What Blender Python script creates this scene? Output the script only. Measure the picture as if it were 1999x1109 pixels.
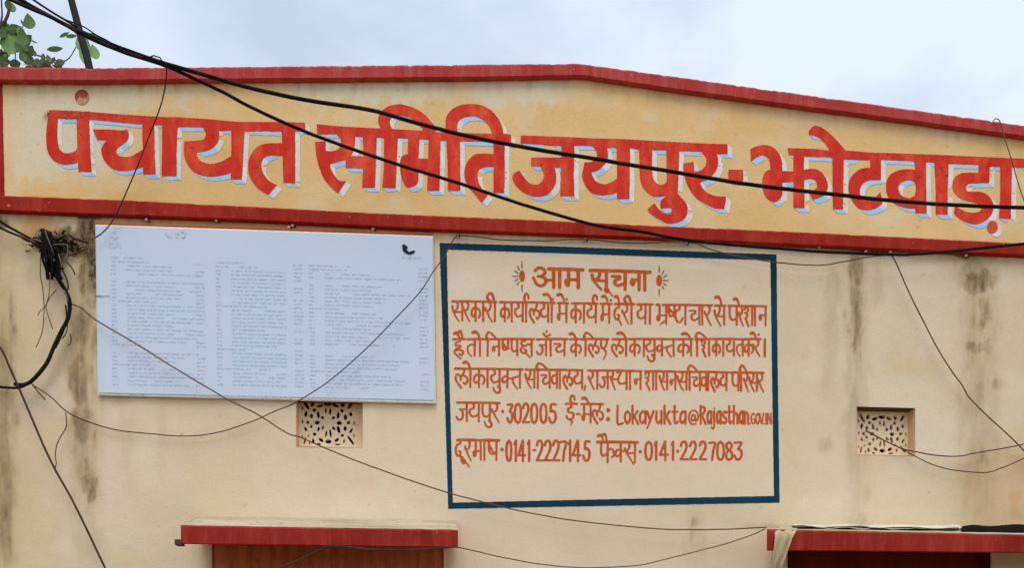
import bpy, bmesh, math, random
import numpy as np
from mathutils import Vector, Matrix

for o in list(bpy.data.objects):
    bpy.data.objects.remove(o)
C = bpy.context.scene.collection
S = bpy.context.scene
random.seed(7)
RNG = np.random.default_rng(11)

# ------------------------------------------------------------ camera, sky, sun, exposure
FPX, DIST, EYE, HZ, CXP = 1700.0, 4.25, 1.6, 1346.0, 999.5     # focal (px), metres to wall, eye height, horizon row
YAW = math.atan(FPX / 21300.0)
cam = bpy.data.cameras.new('camera')
cam.sensor_width = 36.0
cam.lens = 36.0 * FPX / 1999.0
cam.shift_y = (HZ - 554.5) / 1999.0
cam.clip_start, cam.clip_end = 0.05, 3000.0
camo = bpy.data.objects.new('camera', cam)
camo.location = (0, -DIST, EYE)
camo.rotation_euler = (math.pi / 2, 0, -YAW)
C.objects.link(camo)
S.camera = camo

SUN_EL, SUN_AZ = math.radians(62), math.radians(188)           # azimuth clockwise from +Y: from behind the camera
w = bpy.data.worlds.new("World")
S.world = w
w.use_nodes = True
nt = w.node_tree
nt.nodes.clear()
wo = nt.nodes.new('ShaderNodeOutputWorld')
bg = nt.nodes.new('ShaderNodeBackground')
sky = nt.nodes.new('ShaderNodeTexSky')
sky.sky_type = 'NISHITA'
sky.sun_disc = False
sky.sun_elevation = SUN_EL
sky.sun_rotation = SUN_AZ
sky.dust_density = 1.5
bg.inputs['Strength'].default_value = 0.15
tc = nt.nodes.new('ShaderNodeTexCoord')
nz = nt.nodes.new('ShaderNodeTexNoise')
nz.inputs['Scale'].default_value = 3.2
nz.inputs['Detail'].default_value = 6
nz.inputs['Roughness'].default_value = 0.52
nz.inputs['Distortion'].default_value = 0.35
mp = nt.nodes.new('ShaderNodeMapping')
mp.inputs['Scale'].default_value = (1, 1, 1.7)
mp.inputs['Location'].default_value = (0.35, 0.2, 0.1)
rp = nt.nodes.new('ShaderNodeValToRGB')
rp.color_ramp.elements[0].position = 0.38
rp.color_ramp.elements[0].color = (0.62,) * 3 + (1,)
rp.color_ramp.elements[1].position = 0.62
rp.color_ramp.elements[1].color = (0.97,) * 3 + (1,)
mx = nt.nodes.new('ShaderNodeMix')
mx.data_type = 'RGBA'
mx.inputs[7].default_value = (5.15, 5.75, 6.65, 1)              # bright thin overcast
nt.links.new(tc.outputs['Generated'], mp.inputs['Vector'])
nt.links.new(mp.outputs['Vector'], nz.inputs['Vector'])
sx_ = nt.nodes.new('ShaderNodeSeparateXYZ'); nt.links.new(tc.outputs['Generated'], sx_.inputs[0])
ad = nt.nodes.new('ShaderNodeMath'); ad.operation = 'MULTIPLY_ADD'; ad.inputs[1].default_value = 0.30   # the cloud cover thins to the west
nt.links.new(sx_.outputs['X'], ad.inputs[0]); nt.links.new(nz.outputs[0], ad.inputs[2])
nt.links.new(ad.outputs[0], rp.inputs['Fac'])
nt.links.new(rp.outputs['Color'], mx.inputs[0])
nt.links.new(sky.outputs[0], mx.inputs[6])
nt.links.new(mx.outputs[2], bg.inputs['Color'])
nt.links.new(bg.outputs[0], wo.inputs['Surface'])

sl = bpy.data.lights.new('sun', 'SUN')
sl.energy = 1.5
sl.angle = math.radians(38)
sl.color = (1.0, 0.95, 0.87)
so = bpy.data.objects.new('sun', sl)
sd = Vector((math.sin(SUN_AZ) * math.cos(SUN_EL), math.cos(SUN_AZ) * math.cos(SUN_EL), math.sin(SUN_EL)))
so.rotation_euler = sd.to_track_quat('Z', 'Y').to_euler()
so.location = (0, -6, 9)
C.objects.link(so)
S.view_settings.view_transform = 'Standard'
S.view_settings.look = 'None'
S.view_settings.exposure = 0.12
S.view_settings.gamma = 1.0
S.render.engine = 'CYCLES'

# ------------------------------------------------------------ pixel <-> wall mapping (wall is the plane Y = 0)
ca, sa = math.cos(YAW), math.sin(YAW)

def at_np(px, py, off=0.0):
    """points on the plane Y = -off that the photograph shows at (px, py)"""
    px = np.asarray(px, float); py = np.asarray(py, float)
    u = (px - CXP) / FPX
    v = (HZ - py) / FPX
    t = (DIST - off) / (ca - u * sa)
    X = t * (sa + u * ca)
    Z = EYE + t * v
    Y = np.zeros_like(X) - off
    return np.stack([X, Y, Z], -1)

def at(px, py, off=0.0):
    p = at_np(px, py, off)
    return Vector((float(p[0]), float(p[1]), float(p[2])))

def to_px(X, Z, off=0.0):
    y = DIST - off
    dep = X * sa + y * ca
    lat = X * ca - y * sa
    return CXP + FPX * lat / dep, HZ - FPX * (Z - EYE) / dep

# ------------------------------------------------------------ object helpers
def lin(r, g, b):
    f = lambda c: (c / 12.92 if c <= 0.04045 else ((c + 0.055) / 1.055) ** 2.4)
    return (f(r / 255), f(g / 255), f(b / 255), 1.0)

def mesh_np(name, verts, quads, mat, parent=None, smooth=False):
    me = bpy.data.meshes.new(name)
    verts = np.asarray(verts, np.float32).reshape(-1, 3)
    quads = np.asarray(quads, np.int32)
    nf, k = quads.shape
    me.vertices.add(len(verts)); me.vertices.foreach_set('co', verts.ravel())
    me.loops.add(nf * k); me.loops.foreach_set('vertex_index', quads.ravel())
    me.polygons.add(nf)
    me.polygons.foreach_set('loop_start', np.arange(0, nf * k, k, dtype=np.int32))
    me.polygons.foreach_set('loop_total', np.full(nf, k, np.int32))
    me.polygons.foreach_set('use_smooth', np.full(nf, smooth, bool))
    me.update(calc_edges=True); me.validate()
    me.materials.append(mat)
    o = bpy.data.objects.new(name, me)
    C.objects.link(o)
    if parent: o.parent = parent
    return o

def mesh_py(name, verts, faces, mat, parent=None, smooth=False):
    me = bpy.data.meshes.new(name)
    me.from_pydata([tuple(v) for v in verts], [], faces)
    me.update()
    for p in me.polygons: p.use_smooth = smooth
    me.materials.append(mat)
    o = bpy.data.objects.new(name, me)
    C.objects.link(o)
    if parent: o.parent = parent
    return o

class MB:
    """collects pieces of one mesh"""
    def __init__(s): s.v = []; s.f = []
    def add(s, v, f):
        b = len(s.v); s.v += [tuple(q) for q in v]; s.f += [tuple(i + b for i in q) for q in f]
    def box(s, x0, x1, y0, y1, z0, z1):
        s.add([(x0,y0,z0),(x1,y0,z0),(x1,y1,z0),(x0,y1,z0),(x0,y0,z1),(x1,y0,z1),(x1,y1,z1),(x0,y1,z1)],
              [(0,3,2,1),(4,5,6,7),(0,1,5,4),(1,2,6,5),(2,3,7,6),(3,0,4,7)])
    def tube(s, pts, rad, n=8, cap=True):
        pts = [Vector(p) for p in pts]
        rs = rad if hasattr(rad, '__len__') else [rad] * len(pts)
        ring = []; up = Vector((0.13, -0.9, 0.4)).normalized()
        for i, p in enumerate(pts):
            t = (pts[min(i + 1, len(pts) - 1)] - pts[max(i - 1, 0)])
            t = t.normalized() if t.length > 1e-9 else Vector((1, 0, 0))
            a = up - t * up.dot(t)
            if a.length < 1e-3: a = t.orthogonal()
            a.normalize(); b = t.cross(a); up = a
            ring.append([p + (a * math.cos(2 * math.pi * k / n) + b * math.sin(2 * math.pi * k / n)) * rs[i] for k in range(n)])
        v = [q for r in ring for q in r]; f = []
        for i in range(len(pts) - 1):
            for k in range(n):
                f.append((i*n+k, i*n+(k+1) % n, (i+1)*n+(k+1) % n, (i+1)*n+k))
        if cap:
            f.append(tuple(range(n - 1, -1, -1))); f.append(tuple((len(pts)-1)*n + k for k in range(n)))
        s.add(v, f)
    def build(s, name, mat, parent=None, smooth=False):
        return mesh_py(name, s.v, s.f, mat, parent, smooth)

def thing(name, label, cat, loc=(0, 0, 0), group=None):
    o = bpy.data.objects.new(name, None); C.objects.link(o)
    o.location = loc; o.empty_display_size = 0.2
    return tag(o, label, cat, group)

def tag(o, label, cat, group=None):
    o['label'] = label; o['category'] = cat
    if group: o['group'] = group
    return o

def adopt(root):
    """children were modelled in world coordinates: keep them there under a moved Empty"""
    inv = Matrix.Translation(root.location).inverted()
    for ch in root.children:
        if ch.type == 'MESH':
            ch.matrix_parent_inverse = inv

def smooth_path(pts, step=6.0):
    """Catmull-Rom through n-dimensional points"""
    P = np.array(pts, float)
    if len(P) < 3: 
        n = max(2, int(np.linalg.norm(P[1, :2] - P[0, :2]) / step) + 1)
        t = np.linspace(0, 1, n)[:, None]
        return P[0] * (1 - t) + P[1] * t
    E = np.vstack([2 * P[0] - P[1], P, 2 * P[-1] - P[-2]])
    out = []
    for i in range(1, len(E) - 2):
        p0, p1, p2, p3 = E[i-1], E[i], E[i+1], E[i+2]
        n = max(1, int(np.linalg.norm(p2[:2] - p1[:2]) / step))
        for k in range(n):
            t = k / n
            out.append(0.5 * ((2*p1) + (-p0+p2)*t + (2*p0-5*p1+4*p2-p3)*t*t + (-p0+3*p1-3*p2+p3)*t**3))
    out.append(P[-1])
    return np.array(out)

# ------------------------------------------------------------ noise
def vnoise(x, y, seed=0):
    xi = np.floor(x).astype(np.int64); yi = np.floor(y).astype(np.int64)
    fx = x - xi; fy = y - yi
    fx = fx*fx*(3-2*fx); fy = fy*fy*(3-2*fy)
    def h(a, b):
        n = (a * 374761393 + b * 668265263 + seed * 1442695041) & 0x7fffffff
        n = ((n ^ (n >> 13)) * 1274126177) & 0x7fffffff
        n = (n ^ (n >> 16)) & 0xffff
        return n / 65535.0
    a = h(xi, yi); b = h(xi+1, yi); c = h(xi, yi+1); d = h(xi+1, yi+1)
    return (a*(1-fx)+b*fx)*(1-fy) + (c*(1-fx)+d*fx)*fy

def fbm(x, y, seed=0, octv=4):
    s = 0; a = 0.5; tot = 0
    for k in range(octv):
        s = s + a * vnoise(x * 2**k, y * 2**k, seed + 17*k); tot += a; a *= 0.5
    return s / tot

# ------------------------------------------------------------ materials
ILL = 0.72
def alb(r, g, b, k=1.0):
    c = lin(r, g, b)
    return tuple(min(0.9, x / ILL * k) for x in c[:3]) + (1.0,)

def new_mat(name):
    m = bpy.data.materials.new(name); m.use_nodes = True
    nt = m.node_tree; b = nt.nodes['Principled BSDF']
    return m, nt, b

def N(nt, typ, **kw):
    n = nt.nodes.new(typ)
    for k, v in kw.items(): setattr(n, k, v)
    return n

def mixn(nt, fac, a, b, blend='MIX'):
    m = nt.nodes.new('ShaderNodeMix'); m.data_type = 'RGBA'; m.blend_type = blend
    for sock, val in ((0, fac), (6, a), (7, b)):
        if isinstance(val, bpy.types.NodeSocket): nt.links.new(val, m.inputs[sock])
        else: m.inputs[sock].default_value = val
    return m.outputs[2]

def noise(nt, scale, detail=4, rough=0.55, vec=None, stretch=None, dist=0.0):
    tcn = nt.nodes.new('ShaderNodeTexCoord')
    n = nt.nodes.new('ShaderNodeTexNoise')
    n.inputs['Scale'].default_value = scale; n.inputs['Detail'].default_value = detail
    n.inputs['Roughness'].default_value = rough; n.inputs['Distortion'].default_value = dist
    if stretch:
        mpn = nt.nodes.new('ShaderNodeMapping'); mpn.inputs['Scale'].default_value = stretch
        nt.links.new(tcn.outputs['Object'], mpn.inputs['Vector']); nt.links.new(mpn.outputs[0], n.inputs['Vector'])
    else:
        nt.links.new(tcn.outputs['Object'], n.inputs['Vector'])
    return n.outputs[0]

def ramp(nt, src, p0, p1, v0=0.0, v1=1.0):
    r = nt.nodes.new('ShaderNodeMapRange')
    r.inputs[1].default_value = p0; r.inputs[2].default_value = p1
    r.inputs[3].default_value = v0; r.inputs[4].default_value = v1
    nt.links.new(src, r.inputs[0]); return r.outputs[0]

def mathn(nt, op, a, b):
    m = nt.nodes.new('ShaderNodeMath'); m.operation = op; m.use_clamp = True
    for i, val in enumerate((a, b)):
        if isinstance(val, bpy.types.NodeSocket): nt.links.new(val, m.inputs[i])
        else: m.inputs[i].default_value = val
    return m.outputs[0]

def bump(nt, b, src, strength=0.3, dist=0.004):
    n = nt.nodes.new('ShaderNodeBump'); n.inputs['Strength'].default_value = strength
    n.inputs['Distance'].default_value = dist
    nt.links.new(src, n.inputs['Height']); nt.links.new(n.outputs[0], b.inputs['Normal'])

def paint(name, c1, c2, scale=6, rough=0.75, c3=None, bmp=0.25, spec=0.08, stretch=None, p=(0.38, 0.64), streak=None):
    m, nt, b = new_mat(name)
    col = mixn(nt, ramp(nt, noise(nt, scale, 5, 0.6, stretch=stretch), *p), c1, c2)
    if c3:
        col = mixn(nt, ramp(nt, noise(nt, scale * 5.3, 3, 0.6), 0.58, 0.74, 0, 0.8), col, c3)
    if streak:
        col = mixn(nt, ramp(nt, noise(nt, 9, 5, 0.7, stretch=(2.2, 1, 0.35)), 0.47, 0.70, 0, 0.75), col, streak)
        col = mixn(nt, ramp(nt, noise(nt, 2.3, 4, 0.6), 0.50, 0.68, 0, 0.40), col, tuple(.6 * x + .4 * y for x, y in zip(c1, streak)))
        chip = ramp(nt, noise(nt, 55, 3, 0.55), 0.715, 0.74, 0, 0.8)
        col = mixn(nt, chip, col, alb(176, 130, 100))
    nt.links.new(col, b.inputs['Base Color'])
    b.inputs['Roughness'].default_value = rough
    b.inputs['Specular IOR Level'].default_value = spec
    if bmp: bump(nt, b, noise(nt, 90, 4, 0.6), bmp, 0.003)
    return m

def wallmat(name, base1, base2, patch, olive, mildew, orange, damp):
    m, nt, b = new_mat(name)
    a = N(nt, 'ShaderNodeAttribute', attribute_name='weather')
    sep = nt.nodes.new('ShaderNodeSeparateColor'); nt.links.new(a.outputs['Color'], sep.inputs[0])
    a2 = N(nt, 'ShaderNodeAttribute', attribute_name='tint')
    sep2 = nt.nodes.new('ShaderNodeSeparateColor'); nt.links.new(a2.outputs['Color'], sep2.inputs[0])
    col = mixn(nt, ramp(nt, noise(nt, 1.6, 5, 0.6), 0.35, 0.65), base1, base2)
    col = mixn(nt, ramp(nt, noise(nt, 5.5, 6, 0.62, stretch=(1, 1, 0.7)), 0.46, 0.70, 0.0, 0.45), col, tuple(min(.9, x * y) for x, y in zip(base1, (1.10, 1.02, 1.0, 1))))
    col = mixn(nt, ramp(nt, noise(nt, 19, 5, 0.7), 0.52, 0.74, 0.0, 0.30), col, tuple(x * y for x, y in zip(base2, (.84, .83, .78, 1))))
    col = mixn(nt, mathn(nt, 'MULTIPLY', sep.outputs[1], ramp(nt, noise(nt, 7, 4), 0.25, 0.6, 0.6, 1.0)), col, olive)
    col = mixn(nt, sep.outputs[2], col, patch)
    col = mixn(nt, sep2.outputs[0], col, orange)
    col = mixn(nt, ramp(nt, noise(nt, 150, 2, 0.5), 0.60, 0.72, 0.0, 0.28), col, tuple(x * y for x, y in zip(base2, (.70, .66, .60, 1))))
    fine = ramp(nt, noise(nt, 34, 8, 0.78, stretch=(1.7, 1, 0.8)), 0.34, 0.58, 0.32, 1.0)
    soft = mathn(nt, 'MULTIPLY', ramp(nt, sep.outputs[0], 0.0, 0.55, 0.0, 0.85), ramp(nt, noise(nt, 12, 6, 0.65, stretch=(1.5, 1, 0.5)), 0.3, 0.6, 0.45, 1.0))
    col = mixn(nt, soft, col, damp)
    col = mixn(nt, mathn(nt, 'MULTIPLY', ramp(nt, sep.outputs[0], 0.30, 0.95, 0.0, 1.0), fine), col, mildew)
    speck = ramp(nt, noise(nt, 60, 3, 0.5), 0.70, 0.76, 0, 0.35)
    col = mixn(nt, mathn(nt, 'MULTIPLY', speck, sep2.outputs[1]), col, mildew)
    nt.links.new(col, b.inputs['Base Color'])
    b.inputs['Roughness'].default_value = 0.92
    b.inputs['Specular IOR Level'].default_value = 0.06
    h = mixn(nt, 0.5, noise(nt, 14, 4, 0.6), noise(nt, 120, 3, 0.6))
    h = mixn(nt, 0.45, h, noise(nt, 4.5, 3, 0.5))
    bump(nt, b, h, 0.5, 0.010)
    return m


M = {}
M['wall'] = wallmat('wall_paint', alb(201, 181, 155), alb(197, 179, 150), alb(203, 191, 170), alb(180, 164, 118),
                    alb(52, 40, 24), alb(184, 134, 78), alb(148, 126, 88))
M['panel'] = wallmat('sign_panel_paint', alb(203, 170, 120), alb(199, 164, 110), alb(197, 188, 162), alb(190, 152, 84),
                     alb(92, 72, 44), alb(196, 120, 84), alb(160, 130, 88))
M['red_top'] = paint('coping_paint', alb(158, 56, 52), alb(146, 50, 46), 5, 0.8, alb(132, 40, 36), 0.4, streak=alb(170, 84, 76))  # border red made paler and pinker, sky haze put into the colour
M['red_band'] = paint('band_paint', alb(142, 34, 22), alb(124, 26, 18), 4, 0.7, alb(150, 44, 32), 0.35, streak=alb(150, 52, 40))
M['red_slab'] = paint('canopy_paint', alb(130, 34, 23), alb(112, 26, 19), 4, 0.7, alb(140, 42, 34), 0.35, streak=alb(150, 58, 46))
M['letter'] = paint('letter_paint', alb(184, 43, 29), alb(206, 82, 50), 7, 0.6, alb(150, 28, 22), 0.2, stretch=(1.6, 1, 0.6), p=(.46, .74))
M['letter_old'] = paint('worn_letter_paint', alb(150, 58, 40), alb(166, 92, 66), 26, 0.8, alb(146, 70, 48), 0.2)
M['letter_faint'] = paint('faint_letter_paint', alb(172, 116, 84), alb(184, 140, 106), 30, 0.8, alb(158, 92, 66), 0.2, p=(.3, .7))
M['letter_orange'] = paint('orange_letter_paint', alb(186, 84, 44), alb(172, 66, 40), 12, 0.6, None, 0.2)
M['shade_white'] = paint('letter_side_paint', alb(204, 199, 196), alb(190, 186, 180), 14, 0.8, alb(190, 168, 136), 0.15)
M['shade_blue'] = paint('letter_under_paint', alb(136, 176, 208), alb(156, 186, 204), 12, 0.8, alb(170, 174, 160), 0.15)
M['notice_text'] = paint('notice_text_paint', alb(178, 68, 30), alb(166, 98, 50), 34, 0.75, alb(142, 50, 32), 0.15, p=(.42, .66))
M['motif_ray'] = paint('motif_ray_paint', alb(130, 112, 78), alb(120, 98, 66), 20, 0.8, None, 0.1)
M['notice_border'] = paint('border_paint', alb(13, 52, 72), alb(10, 42, 58), 5, 0.6, alb(24, 66, 84), 0.2, stretch=(0.5, 1, 0.5))
M['board'] = paint('board_sheet', alb(182, 190, 204, 0.99), alb(177, 190, 203, 0.99), 3, 0.55, None, 0.05)
M['board_edge'] = paint('board_edge_paint', alb(206, 200, 196), alb(196, 188, 180), 10, 0.6, alb(150, 120, 110), 0.1)
M['print'] = paint('faded_print', alb(174, 184, 201), alb(171, 185, 200), 30, 0.6, None, 0)
M['print_dark'] = paint('dark_print', alb(166, 177, 195), alb(168, 180, 196), 30, 0.6, None, 0)
M['blot'] = paint('torn_black_film', alb(22, 24, 40), alb(30, 34, 52), 30, 0.6, None, 0)
M['rust'] = paint('board_stain', alb(178, 184, 192), alb(180, 184, 190), 20, 0.7, None, 0)
M['batten'] = paint('batten_paint', alb(196, 140, 84), alb(180, 118, 66), 9, 0.75, alb(186, 84, 48), 0.3, stretch=(0.3, 1, 2))
M['orange_line'] = paint('orange_wire_paint', alb(176, 78, 40), alb(188, 104, 60), 12, 0.7, None, 0.1)
M['jali'] = paint('grille_cement', alb(212, 194, 162), alb(204, 184, 150), 9, 0.9, alb(184, 152, 120), 0.3)
M['reveal'] = paint('reveal_paint', alb(196, 164, 132), alb(190, 160, 128), 8, 0.9, alb(168, 128, 100), 0.3)
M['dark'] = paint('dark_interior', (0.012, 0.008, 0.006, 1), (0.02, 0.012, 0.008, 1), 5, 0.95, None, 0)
M['slab_top'] = paint('canopy_top_plaster', alb(172, 160, 136), alb(146, 134, 108), 5, 0.9, alb(104, 90, 66), 0.4, stretch=(.6, 2, 1))
M['cable'] = paint('black_cable', (0.010, 0.006, 0.008, 1), (0.022, 0.014, 0.015, 1), 9, 0.55, (0.05, 0.04, 0.035, 1), 0, 0.05)
M['wire'] = paint('dull_wire', alb(74, 56, 40), alb(96, 74, 52), 8, 0.7, None, 0)
M['wire_dark'] = paint('dark_wire', alb(52, 38, 32), alb(70, 52, 40), 8, 0.7, None, 0)
M['wire_pale'] = paint('pale_wire', alb(120, 106, 94), alb(84, 72, 62), 14, 0.6, None, 0)
M['clip'] = paint('clip_plastic', alb(216, 200, 180), alb(186, 160, 130), 40, 0.5, None, 0)
M['rod'] = paint('rod_paint', (0.030, 0.028, 0.045, 1), (0.028, 0.035, 0.018, 1), 3, 0.7, None, 0.2)
M['cloth'] = paint('dusty_cloth', alb(176, 160, 130), alb(150, 134, 106), 12, 0.95, alb(118, 100, 76), 0.4, stretch=(3, 3, 0.4))
M['sheet'] = paint('dusty_plastic_sheet', alb(192, 190, 168), alb(170, 168, 144), 8, 0.8, alb(140, 130, 104), 0.3)
M['tarp'] = paint('black_tarpaulin', (0.008, 0.006, 0.008, 1), (0.010, 0.007, 0.008, 1), 12, 0.8, None, 0.4, 0.02)
M['wood'] = paint('brown_shutter_wood', alb(168, 96, 58), alb(142, 76, 44), 5, 0.8, alb(120, 62, 38), 0.3, stretch=(6, 1, 0.6))  # brown stands in for the soft shadow under the left canopy
M['darkwood'] = paint('dark_red_door_wood', alb(104, 34, 20), alb(88, 30, 18), 3, 0.8, None, 0.3, stretch=(6, 1, 0.6))
M['grime'] = paint('sooty_plaster', alb(92, 58, 38), alb(70, 42, 28), 14, 0.95, None, 0.3)  # recess shadow put into the soffit's dark brown
M['roof'] = paint('roof_concrete', (0.30, 0.28, 0.25, 1), (0.22, 0.21, 0.19, 1), 2, 0.95, None, 0.3)
M['ground'] = paint('dusty_ground', (0.24, 0.18, 0.12, 1), (0.19, 0.14, 0.09, 1), 0.8, 0.95, (0.15, 0.11, 0.08, 1), 0.5)
M['bark'] = paint('bark', (0.10, 0.085, 0.07, 1), (0.06, 0.05, 0.045, 1), 14, 0.95, None, 0.5)
M['soot'] = paint('frayed_black_tape', (0.006, 0.005, 0.005, 1), (0.016, 0.014, 0.012, 1), 40, 0.8, None, 0.5, 0.03)

def leafmat(name, c1, c2, sub=0.35):
    m, nt, b = new_mat(name)
    col = mixn(nt, ramp(nt, noise(nt, 9, 3), 0.35, 0.65), c1, c2)
    nt.links.new(col, b.inputs['Base Color'])
    b.inputs['Roughness'].default_value = 0.5
    tr = nt.nodes.new('ShaderNodeBsdfTranslucent'); nt.links.new(col, tr.inputs['Color'])
    ms = nt.nodes.new('ShaderNodeMixShader'); ms.inputs[0].default_value = sub
    out = nt.nodes['Material Output']
    nt.links.new(b.outputs[0], ms.inputs[1]); nt.links.new(tr.outputs[0], ms.inputs[2])
    nt.links.new(ms.outputs[0], out.inputs['Surface'])
    return m
M['leaf_dark'] = leafmat('dark_leaf', (0.07, 0.15, 0.035, 1), (0.13, 0.22, 0.055, 1), 0.45)
M['leaf_light'] = leafmat('light_leaf', (0.22, 0.42, 0.08, 1), (0.28, 0.46, 0.12, 1), 0.55)
M['leaf_dry'] = leafmat('dry_leaf', (0.16, 0.10, 0.05, 1), (0.10, 0.10, 0.04, 1), 0.3)

# ------------------------------------------------------------ brush raster: paint laid on a plane, as one non-overlapping sheet
class Raster:
    def __init__(s, x0, y0, x1, y1, res=0.5):
        s.x0, s.y0, s.res = x0, y0, res
        s.nx = int(math.ceil((x1 - x0) / res)); s.ny = int(math.ceil((y1 - y0) / res))
        s.m = np.zeros((s.ny, s.nx), bool)
    def poly(s, pts, val=True):
        P = np.array(pts, float)
        X = (P[:, 0] - s.x0) / s.res; Y = (P[:, 1] - s.y0) / s.res
        j0 = max(0, int(Y.min())); j1 = min(s.ny, int(Y.max()) + 2)
        X2 = np.roll(X, -1); Y2 = np.roll(Y, -1)
        for j in range(j0, j1):
            yc = j + 0.5
            c = (Y <= yc) != (Y2 <= yc)
            if not c.any(): continue
            xs = np.sort(X[c] + (yc - Y[c]) / (Y2[c] - Y[c]) * (X2[c] - X[c]))
            for k in range(0, len(xs) - 1, 2):
                a = max(0, int(math.ceil(xs[k] - 0.5))); b = min(s.nx, int(math.floor(xs[k+1] - 0.5)) + 1)
                if b > a: s.m[j, a:b] = val
    def stroke(s, pts, wv=6.4, wh=4.4, taper=(1.0, 1.0), val=True):
        P = np.array(pts, float); n = len(P)
        if n == 1:
            P = np.vstack([P, P + [0.01, 0]]); n = 2
        for i in range(n - 1):
            a, b = P[i], P[i+1]; d = b - a; L = np.hypot(*d) + 1e-9
            k = abs(d[1]) / L
            wd = wh + (wv - wh) * k
            ta = taper[0] + (taper[1] - taper[0]) * i / max(1, n - 1)
            tb = taper[0] + (taper[1] - taper[0]) * (i + 1) / max(1, n - 1)
            ra, rb = wd * ta / 2, wd * tb / 2
            r = max(ra, rb) + 1
            i0 = max(0, int((min(a[0], b[0]) - r - s.x0) / s.res)); i1 = min(s.nx, int((max(a[0], b[0]) + r - s.x0) / s.res) + 1)
            j0 = max(0, int((min(a[1], b[1]) - r - s.y0) / s.res)); j1 = min(s.ny, int((max(a[1], b[1]) + r - s.y0) / s.res) + 1)
            if i1 <= i0 or j1 <= j0: continue
            gx = s.x0 + (np.arange(i0, i1) + 0.5) * s.res; gy = s.y0 + (np.arange(j0, j1) + 0.5) * s.res
            GX, GY = np.meshgrid(gx, gy)
            t = np.clip(((GX - a[0]) * d[0] + (GY - a[1]) * d[1]) / (L * L), 0, 1)
            D = np.hypot(GX - a[0] - t * d[0], GY - a[1] - t * d[1])
            s.m[j0:j1, i0:i1] |= D < (ra + (rb - ra) * t)
    def ellipse(s, cx, cy, rx, ry, ang=0, val=True):
        t = np.linspace(0, 2 * math.pi, 28, endpoint=False); c, q = math.cos(ang), math.sin(ang)
        x = rx * np.cos(t); y = ry * np.sin(t)
        s.poly(np.stack([cx + x * c - y * q, cy + x * q + y * c], -1), val)
    def grid(s):
        return np.meshgrid(s.x0 + (np.arange(s.nx) + 0.5) * s.res, s.y0 + (np.arange(s.ny) + 0.5) * s.res)
    def rough(s, amp=0.35, scale=6, seed=3):
        """wobbly hand-painted edge"""
        GX, GY = s.grid()
        f = s.m.astype(np.float32)
        for _ in range(2):
            f = (np.pad(f, 1)[1:-1, :-2] + f * 2 + np.pad(f, 1)[1:-1, 2:]) / 4
            f = (np.pad(f, 1)[:-2, 1:-1] + f * 2 + np.pad(f, 1)[2:, 1:-1]) / 4
        s.m = f > 0.5 + amp * (fbm(GX / scale, GY / scale, seed, 3) - 0.5)
    def rects(s, mask=None):
        m = s.m if mask is None else mask
        act = {}; out = []
        for j in range(s.ny + 1):
            if j < s.ny:
                r = m[j].astype(np.int8); d = np.diff(np.concatenate([[0], r, [0]]))
                cur = set(zip(np.where(d == 1)[0].tolist(), np.where(d == -1)[0].tolist()))
            else: cur = set()
            for k in [k for k in act if k not in cur]:
                out.append((k[0], act.pop(k), k[1], j))
            for k in cur:
                if k not in act: act[k] = j
        return np.array(out, float).reshape(-1, 4)
    def mesh(s, name, off, mat, parent=None, mask=None, thick=0.0):
        R = s.rects(mask)
        if not len(R): return None
        x0 = s.x0 + R[:, 0] * s.res; y0 = s.y0 + R[:, 1] * s.res; x1 = s.x0 + R[:, 2] * s.res; y1 = s.y0 + R[:, 3] * s.res
        P = np.stack([np.stack([x0, y1], -1), np.stack([x1, y1], -1), np.stack([x1, y0], -1), np.stack([x0, y0], -1)], 1)
        V = at_np(P[..., 0], P[..., 1], off).reshape(-1, 3)
        Q = np.arange(len(V)).reshape(-1, 4)
        if thick:
            m = s.m if mask is None else mask
            vs, ed = [], []
            mp_ = np.pad(m, 1)
            dv = mp_[1:-1, 1:].astype(int) - mp_[1:-1, :-1].astype(int)
            J, I = np.where(dv != 0)
            sg = dv[J, I]
            X = s.x0 + I * s.res; Ya = s.y0 + J * s.res; Yb = Ya + s.res
            e1 = np.stack([np.where(sg > 0, Ya, Yb), np.where(sg > 0, Yb, Ya)], -1)
            A = np.stack([X, e1[:, 0]], -1); B = np.stack([X, e1[:, 1]], -1)
            dh = mp_[1:, 1:-1].astype(int) - mp_[:-1, 1:-1].astype(int)
            J, I = np.where(dh != 0); sg = dh[J, I]
            Y = s.y0 + J * s.res; Xa = s.x0 + I * s.res; Xb = Xa + s.res
            A2 = np.stack([np.where(sg > 0, Xb, Xa), Y], -1); B2 = np.stack([np.where(sg > 0, Xa, Xb), Y], -1)
            A = np.vstack([A, A2]); B = np.vstack([B, B2])
            VA = at_np(A[:, 0], A[:, 1], off); VB = at_np(B[:, 0], B[:, 1], off)
            back = np.array([0, thick, 0])
            W = np.stack([VA, VB, VB + back, VA + back], 1).reshape(-1, 3)
            Q = np.vstack([Q, np.arange(len(W)).reshape(-1, 4) + len(V)]); V = np.vstack([V, W])
        return mesh_np(name, V, Q, mat, parent)

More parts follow.
